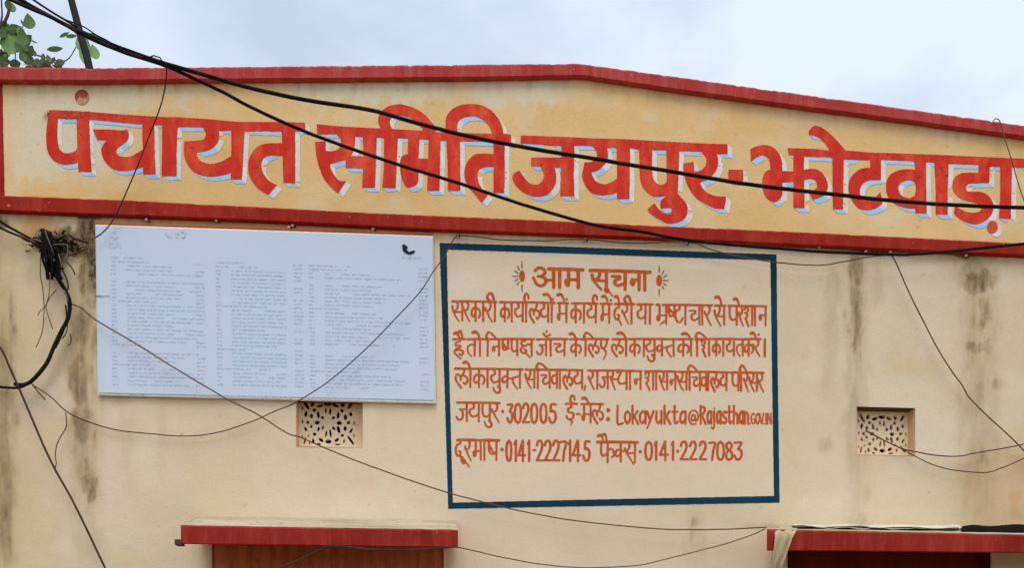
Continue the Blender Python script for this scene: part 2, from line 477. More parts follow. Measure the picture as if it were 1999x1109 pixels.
def corner_smooth(pts, step=2.0, lim=48):
    """closed outline: round the gentle bends, keep the sharp corners"""
    P = np.array(pts, float); n = len(P); out = []
    prv = np.roll(P, 1, 0); nxt = np.roll(P, -1, 0)
    a = P - prv; b = nxt - P
    cosv = (a * b).sum(1) / (np.linalg.norm(a, axis=1) * np.linalg.norm(b, axis=1) + 1e-9)
    sharp = np.degrees(np.arccos(np.clip(cosv, -1, 1))) > lim
    for i in range(n):
        p1, p2 = P[i], P[(i+1) % n]
        p0 = 2*p1 - p2 if sharp[i] else P[i-1]
        p3 = 2*p2 - p1 if sharp[(i+1) % n] else P[(i+2) % n]
        k = max(1, int(np.linalg.norm(p2 - p1) / step))
        for q in range(k):
            t = q / k
            out.append(0.5 * ((2*p1) + (-p0+p2)*t + (2*p0-5*p1+4*p2-p3)*t*t + (-p0+3*p1-3*p2+p3)*t**3))
    return np.array(out)

# ============================================================ THE SETTING
g = mesh_py('ground', [(-400, -400, 0), (400, -400, 0), (400, 400, 0), (-400, 400, 0)], [(0, 1, 2, 3)], M['ground'])
g['kind'] = 'structure'

# ============================================================ THE BUILDING
COPE_TOP = [(-45,131),(0,130),(60,131),(180,132.5),(350,131),(500,130),(700,128),(900,126),(1080,124.5),(1130,124),(1150,126.5),(1300,147),(1500,175),(1700,203),(1999,245),(2400,302)]
COPE_BOT = [(-45,156),(0,156),(60,156.5),(180,157),(350,155),(500,154),(700,152.5),(900,151),(1080,148),(1130,147),(1150,149),(1300,171),(1500,199),(1700,225),(1999,266),(2400,322)]
BAND_TOP = [(-45,381),(0,382),(60,384),(250,391),(500,404),(750,417),(1080,431),(1300,442),(1490,450),(1640,457),(1999,475.5),(2400,497)]
BAND_BOT = [(-45,409),(0,411),(150,417),(300,422),(500,430),(700,440),(870,449),(1130,459),(1300,466),(1600,480),(1999,498.5),(2400,518)]
ip = lambda L, x: np.interp(x, [p[0] for p in L], [p[1] for p in L])
XL, XR = at(-45, 700).x, at(2400, 700).x
bx = (XL + XR) / 2
B = thing('office_building', 'cream plastered office building with red bordered ochre gable sign panel and painted notice', 'building', (bx, 0.0, 0.0))

# --- the wall with its two ventilator openings
VENTS = [((578, 779), (708, 873)), ((1673, 795.5), (1787, 889))]
VR = []
for (a, b) in VENTS:
    p = at((a[0]+b[0])/2, a[1]); q = at((a[0]+b[0])/2, b[1])
    VR.append((at(a[0], (a[1]+b[1])/2).x, at(b[0], (a[1]+b[1])/2).x, q.z, p.z))

def lines(lo, hi, step, extra):
    n = int((hi - lo) / step); L = np.linspace(lo, hi, n + 1)
    for e in extra:
        L[np.argmin(abs(L - e))] = e
    return np.unique(L)

ztop = at(0, 380).z
xs = lines(XL, XR, 0.010, [v for r in VR for v in r[:2]])
zs = np.concatenate([np.linspace(0, 1.9, 8), lines(1.95, ztop, 0.010, [v for r in VR for v in r[2:]])])
GX, GZ = np.meshgrid(xs, zs)
PX, PY = to_px(GX, GZ)

def blob(x0, y0, x1, y1, soft=0.62):
    """soft-edged rectangle in wall coordinates given by where the photograph shows it"""
    wx, wy = (x1 - x0), (y1 - y0)
    nx_ = (fbm(PX / 16, PY / 34, 5) - 0.5) * min(34, wx * .9); ny_ = (fbm(PX / 12, PY / 25, 9) - 0.5) * min(56, wy * .9)
    X = PX + nx_; Y = PY + ny_
    sx = max(3, wx * soft); sy = max(3, wy * soft)
    f = lambda d, s: np.clip(d / s + 0.5, 0, 1)
    g = f(X - x0, sx) * f(x1 - X, sx) * f(Y - y0, sy) * f(y1 - Y, sy)
    return g * g * (3 - 2 * g)

mil_dark = np.zeros_like(PX)
MILDEW = [(1652,486,1694,1020,.26),(1606,500,1642,760,.16),(1876,500,1944,1010,.28),(1905,560,1934,900,.30),(136,560,192,1000,.34),(-45,440,30,1120,.30),(150,980,196,1100,.16),(300,790,330,930,.10),(228,800,262,960,.12),(1336,990,1372,1100,.14),(-20,600,30,1120,.50),(-45,455,14,560,.35),(18,560,32,700,.45),(150,425,190,585,.95),(166,440,192,580,.9),(136,585,192,690,.48),(128,690,192,800,.50),(135,790,190,868,.46),
          (158,893,186,975,.62),(60,446,178,492,.80),(96,462,135,520,.6),(-20,424,22,452,.62),(150,412,196,426,.8),(40,520,75,560,.15),(200,470,240,640,.0),
          (1652,482,1692,560,.55),(1656,545,1690,700,.50),(1612,520,1640,660,.22),(1700,520,1722,600,.18),(1655,482,1750,497,.55),(1870,488,1905,505,.65),(1866,505,1940,545,.34),(1880,530,1938,578,.58),(1910,575,1936,640,.46),
          (1886,615,1936,650,.36),(1888,660,1942,695,.50),(1895,735,1952,770,.34),(1915,790,1940,850,.36),(1900,868,1938,910,.38),(1664,735,1690,800,.26),(1680,950,1700,985,.22),(1885,960,1935,1010,.22),
          (1338,1006,1372,1030,.36),(1340,1032,1362,1058,.24),(1600,852,1624,884,.24),(1670,1000,1690,1024,.3),(330,880,352,960,.0),(215,770,255,790,.2),(480,1012,560,1024,.3),(900,1020,930,1040,.0),(1450,1024,1560,1034,.2)]
for x0, y0, x1, y1, k in MILDEW:
    if k: mil_dark = np.maximum(mil_dark, k * blob(x0, y0, x1, y1))
run = fbm(PX / 9, PY / 120, 21, 3)                                        # rain runs below the band
near = np.clip(1 - (PY - ip(BAND_BOT, PX)) / 26, 0, 1)
mil_dark = np.maximum(mil_dark, 0.30 * near * np.clip((run - 0.42) * 4, 0, 1))
mil_dark = np.clip(mil_dark * 1.25 * (0.15 + 0.75 * fbm(PX / 9, PY / 40, 31) + .65 * fbm(PX / 7, PY / 170, 33)), 0, 1)
mil_dark = np.maximum(mil_dark, 1.0 * np.maximum(blob(148, 417, 196, 426, .3), np.maximum(blob(1672, 485, 1748, 495, .3), blob(-20, 409, 14, 414, .2))))
mil_dark = np.maximum(mil_dark, 0.9 * blob(70, 448, 176, 490, .45) * np.clip((fbm(PX / 7, PY / 6, 35, 3) - .40) * 6, 0, 1))
mil_dark = np.maximum(mil_dark, blob(174, 440, 192, 586, .6))
mil_dark = np.maximum(mil_dark, 0.8 * blob(1868, 494, 1906, 503, .4))
for _ in range(46):                                                       # chips and fly spots
    cx, cy = RNG.uniform(200, 1990), RNG.uniform(520, 1105); r = RNG.uniform(1.5, 4)
    mil_dark = np.maximum(mil_dark, RNG.uniform(.25, .6) * np.clip(1.4 - np.hypot(PX - cx, (PY - cy) * 1.4) / r, 0, 1))
oli = 0.75 * np.clip((fbm(PX / 190, PY / 240, 41) - 0.42) * 3.2, 0, 1)
side = np.clip((420 - PX) / 420, 0, 1) * 0.55 + np.clip((PX - 1560) / 380, 0, 1) * 0.5
oli = np.clip(oli * 0.55 + side * (0.5 + 0.7 * fbm(PX / 70, PY / 120, 43)), 0, 1)
inside = (np.clip((PX - 868) / 14, 0, 1) * np.clip((1516 - PX) / 10, 0, 1) * np.clip((PY - 482) / 12, 0, 1) * np.clip((978 - PY) / 8, 0, 1))
oli *= 1 - 0.8 * inside
for x0, y0, x1, y1, k in [(120,430,192,880,.7),(1600,500,1720,760,.5),(1860,500,1999,900,.45),(230,830,340,960,.35),(160,880,200,1020,.6)]:
    oli = np.maximum(oli, k * blob(x0, y0, x1, y1, 0.6))
pat = 0.55 * np.clip((fbm(PX / 150, PY / 110, 47) - 0.5) * 3.5, 0, 1) * np.clip((PY - 480) / 60, 0, 1)
pat = np.maximum(pat, 0.35 * inside * fbm(PX / 130, PY / 130, 48))
pat = np.maximum(pat, 0.5 * blob(1700, 500, 1880, 700, .6))
pat = np.maximum(pat, 0.9 * blob(24.5, 590, 27.5, 720, 1.0)) 
org = np.maximum(0.85 * blob(36, 418, 110, 466, .5), 0.75 * np.clip((PX - 186) / 8, 0, 1) * np.clip((850 - PX) / 8, 0, 1) * np.clip((ip(BAND_BOT, PX) + 30 - PY) / 4, 0, 1) * (PY > 380) * (0.45 + .7 * fbm(PX / 40, PY / 6, 52)))
org = np.maximum(org, 0.55 * blob(1964, 960, 1999, 1012, .5))
org = np.maximum(org, 0.30 * blob(1880, 880, 2050, 1040, .6))
for x0, x1 in ((396, 420), (860, 886)):  # orange-brown fringe painted as the soft edge of the canopy shadow
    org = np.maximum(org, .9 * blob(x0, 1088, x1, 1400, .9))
spk = np.clip(side * 1.4 + 0.15, 0, 1) * (1 - inside)

cx_, cz_ = (xs[:-1] + xs[1:]) / 2, (zs[:-1] + zs[1:]) / 2
keep = np.ones((len(cz_), len(cx_)), bool)
for (x0, x1, z0, z1) in VR:
    keep &= ~((cx_[None, :] > x0) & (cx_[None, :] < x1) & (cz_[:, None] > z0) & (cz_[:, None] < z1))
# below the canopies: recess added for shade at left, doorway at right
OP = [(at(412, 1200).x, at(868, 1200).x, 0.95, at(600, 1052).z), (at(1536, 1200).x, at(1936, 1200).x, 0.02, at(1700, 1074).z)]
xi = xs; 
for (x0, x1, z0, z1) in OP:
    keep &= ~((cx_[None, :] > x0) & (cx_[None, :] < x1) & (cz_[:, None] > z0) & (cz_[:, None] < z1))
J, I = np.where(keep); nx = len(xs)
Q = np.stack([J*nx+I, J*nx+I+1, (J+1)*nx+I+1, (J+1)*nx+I], -1)
relief = 0.005 * fbm(PX / 90, PY / 90, 61) * (1 - np.clip((PX - 840) / 15, 0, 1) * np.clip((1535 - PX) / 15, 0, 1))
wall = mesh_np('wall', np.stack([GX, relief, GZ], -1).reshape(-1, 3), Q, M['wall'], B, True)
def attr(o, name, r, g, b):
    a = o.data.attributes.new(name, 'FLOAT_COLOR', 'POINT')
    a.data.foreach_set('color', np.stack([r, g, b, np.ones_like(r)], -1).astype(np.float32).ravel())
attr(wall, 'weather', mil_dark, oli, pat)
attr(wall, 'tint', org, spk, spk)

# side, back and roof of the building
DEP = 5.0
zt = at(-45, 131).z
m = MB()
m.add([(XL, 0.004, 0), (XL, DEP, 0), (XL, DEP, 3.9), (XL, 0.22, 3.9), (XL, 0.22, zt - .02), (XL, 0.004, zt - .02)], [(5, 4, 3, 2, 1, 0)])
m.add([(XR, 0.004, 0), (XR, DEP, 0), (XR, DEP, 3.9), (XR, 0.22, 3.9), (XR, 0.22, 4.2), (XR, 0.004, 4.2)], [(0, 1, 2, 3, 4, 5)])
m.add([(XL, DEP, 0), (XR, DEP, 0), (XR, DEP, 3.9), (XL, DEP, 3.9)], [(1, 0, 3, 2)])
m.build('side_wall', M['reveal'], B)
mesh_py('roof', [(XL, .22, 3.9), (XR, .22, 3.9), (XR, DEP, 3.9), (XL, DEP, 3.9)], [(0, 1, 2, 3)], M['roof'], B)

# --- ochre sign panel between coping and band (its own grid, weathered)
nu = 640; nv = 96
ux = np.linspace(-45, 2400, nu)
PX = np.tile(ux, (nv, 1)); tt = np.linspace(0, 1, nv)[:, None]
PY = (ip(BAND_TOP, ux) + 4) * (1 - tt) + (ip(COPE_BOT, ux) - 4) * tt
V = at_np(PX, PY, 0.010)
J, I = np.meshgrid(np.arange(nv - 1), np.arange(nu - 1), indexing='ij'); J = J.ravel(); I = I.ravel()
panel = mesh_np('sign_panel', V.reshape(-1, 3), np.stack([J*nu+I, J*nu+I+1, (J+1)*nu+I+1, (J+1)*nu+I], -1), M['panel'], B, True)
dtop = PY - ip(COPE_BOT, PX)
pat = np.zeros_like(PX)
for x0, y0, x1, y1, k in [(16,160,250,345,.85),(20,300,120,352,.7),(130,165,300,215,.8),(560,140,900,200,.85),(300,160,420,195,.35),(900,140,1115,206,.8),(1000,175,1110,205,.6),(660,160,700,330,.25),(1480,205,1700,245,.3),(1780,230,1999,270,.4),(1700,405,1760,450,.4),(1860,250,1900,280,.4),(340,180,372,220,.5),(1250,215,1290,235,.4),(1380,215,1420,235,.3)]:
    pat = np.maximum(pat, k * blob(x0, y0, x1, y1, .5))
pat = np.maximum(pat, 0.30 * np.clip((fbm(PX / 60, PY / 40, 71) - 0.5) * 4, 0, 1))
oli = 0.85 * np.clip((fbm(PX / 120, PY / 60, 73) - 0.36) * 2.4, 0, 1) * np.clip((PY - 150) / 220, 0.15, 1) * np.clip(1.25 - PX / 1500, 0.25, 1)
mil_dark = 0.6 * np.clip(1 - dtop / 9, 0, 1) * (fbm(PX / 24, PY / 9, 75) > 0.45)  # broken darker line just below the coping
run = fbm(PX / 11, PY / 160, 77, 3)
mil_dark = np.maximum(mil_dark, 0.34 * np.clip(1 - dtop / 46, 0, 1) * np.clip((run - 0.5) * 5, 0, 1))
for _ in range(60):
    cx, cy = RNG.uniform(10, 1990), RNG.uniform(160, 470); r = RNG.uniform(1.5, 4)
    mil_dark = np.maximum(mil_dark, RNG.uniform(.2, .5) * np.clip(1.4 - np.hypot(PX - cx, (PY - cy) * 1.4) / r, 0, 1))
mil_dark = np.maximum(mil_dark, .55 * blob(84, 222, 92, 236, .8))
org = 0.5 * np.clip(1 - dtop / 7, 0, 1) * (fbm(PX / 30, PY / 12, 79))
attr(panel, 'weather', mil_dark, oli, pat)
attr(panel, 'tint', org, np.ones_like(PX) * .35, np.zeros_like(PX))

# --- red border bars: coping and lower band are ledges that stand proud of the plaster
def ledge(name, top, bot, mat, off, back, rag, parent, seed, bev=0.006):
    x = np.arange(-45, 2401, 4.0); n = len(x)
    yt = ip(top, x) + rag * (fbm(x / 8, x * 0, seed, 3) - 0.5) * 2 + rag * 1.5 * np.clip(fbm(x / 16, x * 0, seed + 2, 2) - 0.68, 0, 1) * 6
    yb = ip(bot, x) + rag * 0.8 * (fbm(x / 12, x * 0, seed + 1, 3) - 0.5) * 2
    rows = [at_np(x, yt, off - bev), at_np(x, yt + 2.4, off), at_np(x, yb - 2.0, off), at_np(x, yb, off - bev * .7)]
    tb = rows[0].copy(); tb[:, 1] = back; bb = rows[3].copy(); bb[:, 1] = min(back, 0.02)
    rows = [tb] + rows + [bb]
    V = np.stack(rows, 0).reshape(-1, 3); q = []
    for r in range(len(rows) - 1):
        i = np.arange(n - 1); q.append(np.stack([(r+1)*n+i, (r+1)*n+i+1, r*n+i+1, r*n+i], -1))
    return mesh_np(name, V, np.vstack(q), mat, parent)
ledge('coping', COPE_TOP, COPE_BOT, M['red_top'], 0.045, 0.26, 0.9, B, 101, 0.008)
ledge('red_band', BAND_TOP, BAND_BOT, M['red_band'], 0.030, 0.02, 0.5, B, 111)
R = Raster(-45, 150, 12, 384); 
R.poly([(-45,150),(2,150),(5,165),(6,250),(8,330),(9,385),(-45,385)]); R.rough(.3)
R.mesh('border_stripe', 0.0115, M['red_band'], B)

# --- ventilators
HOLES = [(320,280,22,75,-30),(435,265,25,40,20),(570,295,50,22,-20),(705,265,55,30,0),(840,290,50,22,25),(965,280,28,32,0),(1105,285,22,60,35),
(255,335,12,25,0),(315,425,22,42,10),(465,365,24,26,0),(415,460,24,30,0),(535,440,20,45,-8),(668,375,15,35,-5),(745,385,18,45,5),(610,485,20,25,-30),(805,490,20,25,30),(885,450,20,45,5),(955,375,24,26,-40),(1015,480,22,38,-5),(1108,430,22,32,-10),
(258,550,10,28,0),(350,560,22,25,0),(515,565,35,25,0),(905,570,35,28,0),(1070,565,22,25,40),(1168,575,10,28,0),
(412,625,18,22,-20),(312,668,18,32,-30),(540,665,18,30,10),(615,645,15,28,20),(808,655,18,32,-40),(893,675,22,48,-15),(1010,658,22,32,0),(1115,695,16,35,30),
(675,745,15,45,10),(750,735,15,55,-8),(470,748,24,22,30),(960,768,22,18,0),(1110,845,16,70,-35),(300,850,14,50,15),(365,775,12,14,0),
(447,855,18,35,-15),(585,840,40,22,35),(715,865,45,28,0),(862,840,38,22,-35),(990,860,14,28,15),(385,890,10,22,0),(545,905,28,14,10),(880,912,38,12,-5),(255,790,10,20,0),(1168,770,8,28,0)]
GD = 0.07
for vi, ((a, b), (x0, x1, z0, z1)) in enumerate(zip(VENTS, VR)):
    m = MB()
    y0 = 0.001
    m.add([(x0,y0,z0),(x1,y0,z0),(x1,y0,z1),(x0,y0,z1),(x0,.16,z0),(x1,.16,z0),(x1,.16,z1),(x0,.16,z1)],
          [(0,4,5,1),(0,3,7,4),(1,5,6,2)])
    fr = m.build('ventilator_opening', M['reveal'], B)
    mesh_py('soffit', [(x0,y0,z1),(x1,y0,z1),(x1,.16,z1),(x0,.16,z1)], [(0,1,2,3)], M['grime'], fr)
    mesh_py('dark_room', [(x0-.3,.45,z0-.3),(x1+.3,.45,z0-.3),(x1+.3,.45,z1+.3),(x0-.3,.45,z1+.3)], [(0,1,2,3)], M['dark'], fr)  # near-black sheet, the unlit inside put into its colour
    gx0, gy0 = to_px(x0, z1, -GD); gx1, gy1 = to_px(x1, z0, -GD)
    R = Raster(gx0 + .2, gy0 + .2, gx1 - .2, gy1 - .2, 0.5); R.m[:] = True
    if vi == 0: hx0, hx1, hy0, hy1 = 588, 693, 781, 871
    else: hx0, hx1, hy0, hy1 = 1674.5, 1770, 808, 888
    sx = (hx1 - hx0) / (1185 - 235.0); sy = (hy1 - hy0) / (935 - 205.0)
    for (hx, hy, rx, ry, an) in HOLES:
        jit = RNG.uniform(.95, 1.06)
        R.ellipse(hx0 + (hx - 235) * sx, hy0 + (hy - 205) * sy, max(1.2, rx * sx * 1.30 * jit), max(1.2, ry * sy * 1.24 * jit), math.radians(an), False)
    R.rough(.2, 3, 5 + vi)
    R.mesh('grille', -GD, M['jali'], fr, thick=0.018)

# --- canopies (chajjas): thin slabs sloping out and down from the wall
def canopy(name, xb0, xb1, yb, xf0, xf1, yf, yf_bot, proj, label=None):
    tb0, tb1 = at(xb0, yb[0]), at(xb1, yb[1])
    n = 60; t = np.linspace(0, 1, n)
    xf = xf0 + (xf1 - xf0) * t; yt = yf[0] + (yf[1] - yf[0]) * t; ybt = yf_bot[0] + (yf_bot[1] - yf_bot[0]) * t
    wob = (fbm(t * 30, t * 0, 7, 3) - .5)
    F1 = at_np(xf, yt + wob * 1.2, proj - .012); F2 = at_np(xf, yt + 3.2 + wob, proj); F3 = at_np(xf, ybt - 2, proj); F4 = at_np(xf, ybt, proj - .008)
    T0 = np.array(tb0)[None] * (1 - t[:, None]) + np.array(tb1)[None] * t[:, None]
    T0[:, 1] = -0.002
    h = float(F1[0, 2] - F4[0, 2])
    U0 = T0 - np.array([0, 0, h + .005])
    rows = [F1, F2, F3, F4, U0]
    V = np.stack(rows, 0).reshape(-1, 3); q = []
    i = np.arange(n - 1)
    for r in range(4): q.append(np.stack([(r+1)*n+i, (r+1)*n+i+1, r*n+i+1, r*n+i], -1))
    body = mesh_np(name, V, np.vstack(q), M['red_slab'], B)
    # ends
    for s in (0, n - 1):
        e = MB()
        P = [tuple(T0[s]), tuple(F1[s]), tuple(F2[s]), tuple(F3[s]), tuple(F4[s]), tuple(U0[s])]
        e.add(P, [tuple(range(6)) if s == 0 else tuple(range(5, -1, -1))])
        e.build('canopy_end', M['red_slab'], body)
    k = 14; g = np.linspace(0, 1, k)[:, None, None]
    S_ = T0[None] * (1 - g) + F1[None] * g
    S_[..., 2] += 0.004 * (fbm(np.tile(t * 40, (k, 1)), np.tile(np.linspace(0, 5, k)[:, None], (1, n)), 3) - .5) * np.minimum(1, 6 * np.minimum(g[..., 0], 1 - g[..., 0]))
    Jk, Ik = np.meshgrid(np.arange(k - 1), np.arange(n - 1), indexing='ij'); Jk = Jk.ravel(); Ik = Ik.ravel()
    mesh_np('canopy_top', S_.reshape(-1, 3), np.stack([(Jk+1)*n+Ik, (Jk+1)*n+Ik+1, Jk*n+Ik+1, Jk*n+Ik], -1), M['slab_top'], body, True)
    return body, tb0, tb1
can1, _, _ = canopy('canopy', 391, 889, (1010, 1018), 353, 894, (1026, 1035), (1063, 1070), 0.33)
can2, c2a, c2b = canopy('canopy', 1522, 2330, (1030, 1030), 1497, 2390, (1034, 1052), (1076, 1084), 0.33)

# --- under the canopies: added brown panel in place of soft shade, dark door
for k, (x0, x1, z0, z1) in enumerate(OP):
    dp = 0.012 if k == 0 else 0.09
    infill = M['wood'] if k == 0 else M['darkwood']
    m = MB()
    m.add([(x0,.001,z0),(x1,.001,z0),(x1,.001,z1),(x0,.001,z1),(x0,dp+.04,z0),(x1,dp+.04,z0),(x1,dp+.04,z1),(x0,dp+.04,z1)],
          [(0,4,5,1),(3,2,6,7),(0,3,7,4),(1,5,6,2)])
    fr = m.build('window' if k == 0 else 'doorway', infill, B)  # left one is made up, its brown replaces the canopy's shadow
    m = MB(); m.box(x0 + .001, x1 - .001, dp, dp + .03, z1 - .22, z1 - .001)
    m.build('transom', infill, fr)  # door transom, and the visible strip of the left shade panel
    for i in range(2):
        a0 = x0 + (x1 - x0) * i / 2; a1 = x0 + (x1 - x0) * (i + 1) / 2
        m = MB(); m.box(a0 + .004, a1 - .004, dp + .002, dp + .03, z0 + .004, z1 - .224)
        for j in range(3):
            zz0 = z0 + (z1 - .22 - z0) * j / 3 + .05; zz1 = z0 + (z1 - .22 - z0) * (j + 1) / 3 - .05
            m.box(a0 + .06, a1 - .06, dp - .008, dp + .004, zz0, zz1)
        m.build('shutter' if k == 0 else 'door_leaf', infill, fr)
m = MB()
p = at(348, 1058, .27); m.box(p.x - .016, p.x + .014, p.y, p.y + .05, p.z - .014, p.z + .010)
m.build('broken_lug', M['bark'], can1)

# ============================================================ HEADLINE LETTERING (traced outlines, one mesh per word)
SC = 1664 / 360.0
def tr(o, pts): return [(o[0] + x / SC, o[1] + y / SC) for x, y in pts]
A_, B_, C_, D_, E_, F_, G_ = (60,160), (340,180), (600,180), (840,190), (1130,230), (1420,230), (1639,240)
W1 = [
 tr(A_, [(165,262),(185,250),(510,265),(820,290),(1180,312)]) + tr(B_, [(0,222),(300,240),(600,265),(960,265),(1180,272),(1182,340),(1090,352),(960,352),(630,345),(515,342),(405,345),(270,315),(30,312)]) + tr(A_, [(1185,388),(1110,385),(1010,380),(880,368),(540,338),(410,332),(240,325),(165,300)]),
 tr(A_, [(165,262),(150,350),(140,450),(142,570),(160,640),(200,700),(260,735),(320,745),(420,728),(420,590),(400,620),(350,640),(300,638),(265,610),(245,560),(238,450),(245,305)]),
 tr(A_, [(412,315),(525,315),(535,600),(548,810),(430,810),(420,600)]),
 tr(A_, [(560,425),(700,425),(820,435),(870,425),(885,470),(875,520),(830,560),(790,590),(770,620),(775,645),(800,665),(850,675),(920,660),(1015,605),(1015,765),(920,790),(850,800),(770,795),(700,750),(655,690),(635,620),(650,570),(690,525),(600,522)]),
 tr(A_, [(1005,340),(1110,345),(1120,700),(1125,830),(1015,832),(1010,600)]),
 tr(A_, [(1185,345),(1325,350),(1315,640),(1315,845),(1180,848),(1185,600)]),
 tr(B_, [(270,300),(405,320),(405,380),(400,430),(370,480),(320,515),(250,535),(205,540),(205,570),(230,610),(290,640),(350,642),(420,625),(520,570),(520,720),(460,740),(380,755),(300,757),(230,745),(160,700),(110,630),(90,560),(90,440),(200,435),(260,425),(280,400),(285,360),(265,330)]),
 tr(B_, [(515,320),(635,320),(620,600),(610,785),(510,785),(515,600)]),
 tr(B_, [(985,458),(860,458),(780,475),(720,520),(680,590),(668,660),(675,740),(710,810),(770,875),(850,922),(928,838),(860,800),(810,740),(785,680),(790,620),(820,585),(870,570),(985,568)]),
 tr(B_, [(970,325),(1090,330),(1090,600),(1092,818),(985,815),(978,560)])]
W2 = [
 tr(C_, [(85,285),(300,305),(660,325),(1040,345),(1250,365)]) + tr(D_, [(250,320),(660,328),(728,335),(728,412),(570,402),(270,392),(100,388)]) + tr(C_, [(1095,428),(910,415),(620,405),(500,400),(430,395),(280,375),(90,375)]),
 tr(C_, [(280,352),(430,372),(430,450),(420,520),(390,575),(510,577),(510,685),(345,680),(345,608),(205,645),(215,700),(250,760),(290,795),(350,800),(275,912),(165,800),(110,680),(80,570),(70,445),(165,440),(165,530),(230,530),(280,510),(300,470),(300,420),(270,385)]),
 tr(C_, [(500,378),(625,385),(615,700),(608,860),(495,858),(505,600)]),
 tr(C_, [(690,385),(815,390),(805,650),(795,862),(675,860),(690,650)]),
 tr(C_, [(665,335),(640,260),(650,200),(690,150),(750,118),(830,105),(900,118),(980,150),(1060,200),(1120,265),(1150,310),(1160,365),(1040,360),(1040,320),(1000,285),(950,245),(900,220),(830,205),(780,215),(750,240),(742,275),(755,315),(775,345)]),
 tr(C_, [(910,392),(1010,405),(1003,600),(1100,597),(1100,710),(1000,705),(1000,780),(985,830),(930,858),(890,845),(855,780),(838,700),(838,620),(858,570),(905,555)]),
 tr(C_, [(1095,408),(1200,415),(1195,700),(1190,888),(1080,888),(1090,600)]),
 tr(C_, [(1255,415),(1375,420),(1378,700),(1380,888),(1270,888),(1265,650)]),
 tr(D_, [(140,345),(140,200),(165,140),(220,90),(300,62),(400,58),(480,75),(560,125),(610,185),(645,260),(662,345),(565,345),(540,270),(500,220),(440,180),(380,168),(300,180),(255,215),(240,260),(250,340)]),
 tr(D_, [(580,510),(470,505),(400,515),(350,560),(320,610),(308,680),(315,740),(350,810),(400,870),(465,950),(520,880),(475,835),(440,775),(425,720),(430,670),(455,640),(500,628),(580,625)]),
 tr(D_, [(568,380),(670,385),(670,700),(665,862),(570,860),(572,600)])]
W3 = [
 tr(D_, [(818,342),(1100,350),(1500,368)]) + tr(E_, [(400,190),(800,212),(1100,228),(1340,235),(1340,325),(1250,322),(1100,302),(900,298),(790,290),(660,288),(545,285),(450,268),(340,268),(250,268),(100,250),(0,250)]) + tr(D_, [(1185,436),(1000,424),(815,412)]),
 tr(D_, [(908,540),(1185,540),(1185,632),(1120,630),(1135,700),(1130,770),(1100,830),(1040,880),(960,895),(880,875),(810,830),(760,775),(738,715),(760,680),(805,658),(830,700),(880,760),(930,785),(980,780),(1015,740),(1025,690),(1000,635),(985,622),(912,620)]),
 tr(D_, [(1185,410),(1300,415),(1295,700),(1298,890),(1172,890),(1178,650)]),
 tr(E_, [(100,230),(250,248),(262,330),(250,390),(210,440),(160,475),(110,490),(130,540),(170,580),(230,598),(290,580),(350,545),(350,668),(270,690),(200,695),(140,685),(90,650),(50,590),(30,520),(40,460),(50,400),(110,395),(150,370),(165,330),(150,285)]),
 tr(E_, [(340,245),(460,250),(458,500),(455,730),(345,730),(345,500)]),
 tr(E_, [(545,265),(660,268),(660,450),(665,530),(690,580),(730,602),(770,595),(800,560),(800,700),(720,712),(660,700),(600,650),(565,590),(550,500)]),
 tr(E_, [(790,270),(905,278),(898,500),(890,720),(800,715),(795,560)]),
 tr(E_, [(795,690),(892,690),(920,715),(960,760),(980,820),(970,880),(930,925),(860,950),(790,945),(720,910),(650,865),(620,825),(650,795),(685,768),(705,805),(740,840),(790,865),(830,860),(845,830),(825,812),(790,812),(740,820),(735,780),(745,740),(780,712)]),
 tr(E_, [(1100,282),(1240,300),(1255,380),(1250,440),(1220,500),(1170,550),(1110,575),(1095,590),(1120,640),(1170,680),(1240,705),(1330,710),(1312,822),(1230,815),(1150,780),(1060,720),(1000,640),(965,560),(945,480),(942,410),(1035,395),(1040,485),(1085,480),(1130,450),(1150,400),(1145,350),(1120,320)])]
DASH = [tr(E_, [(1350,468),(1482,468),(1482,568),(1350,565)])]
VA_HOLE = tr(G_, [(525,580),(545,545),(590,520),(640,515),(680,540),(690,590),(680,650),(640,675),(590,670),(545,640)])
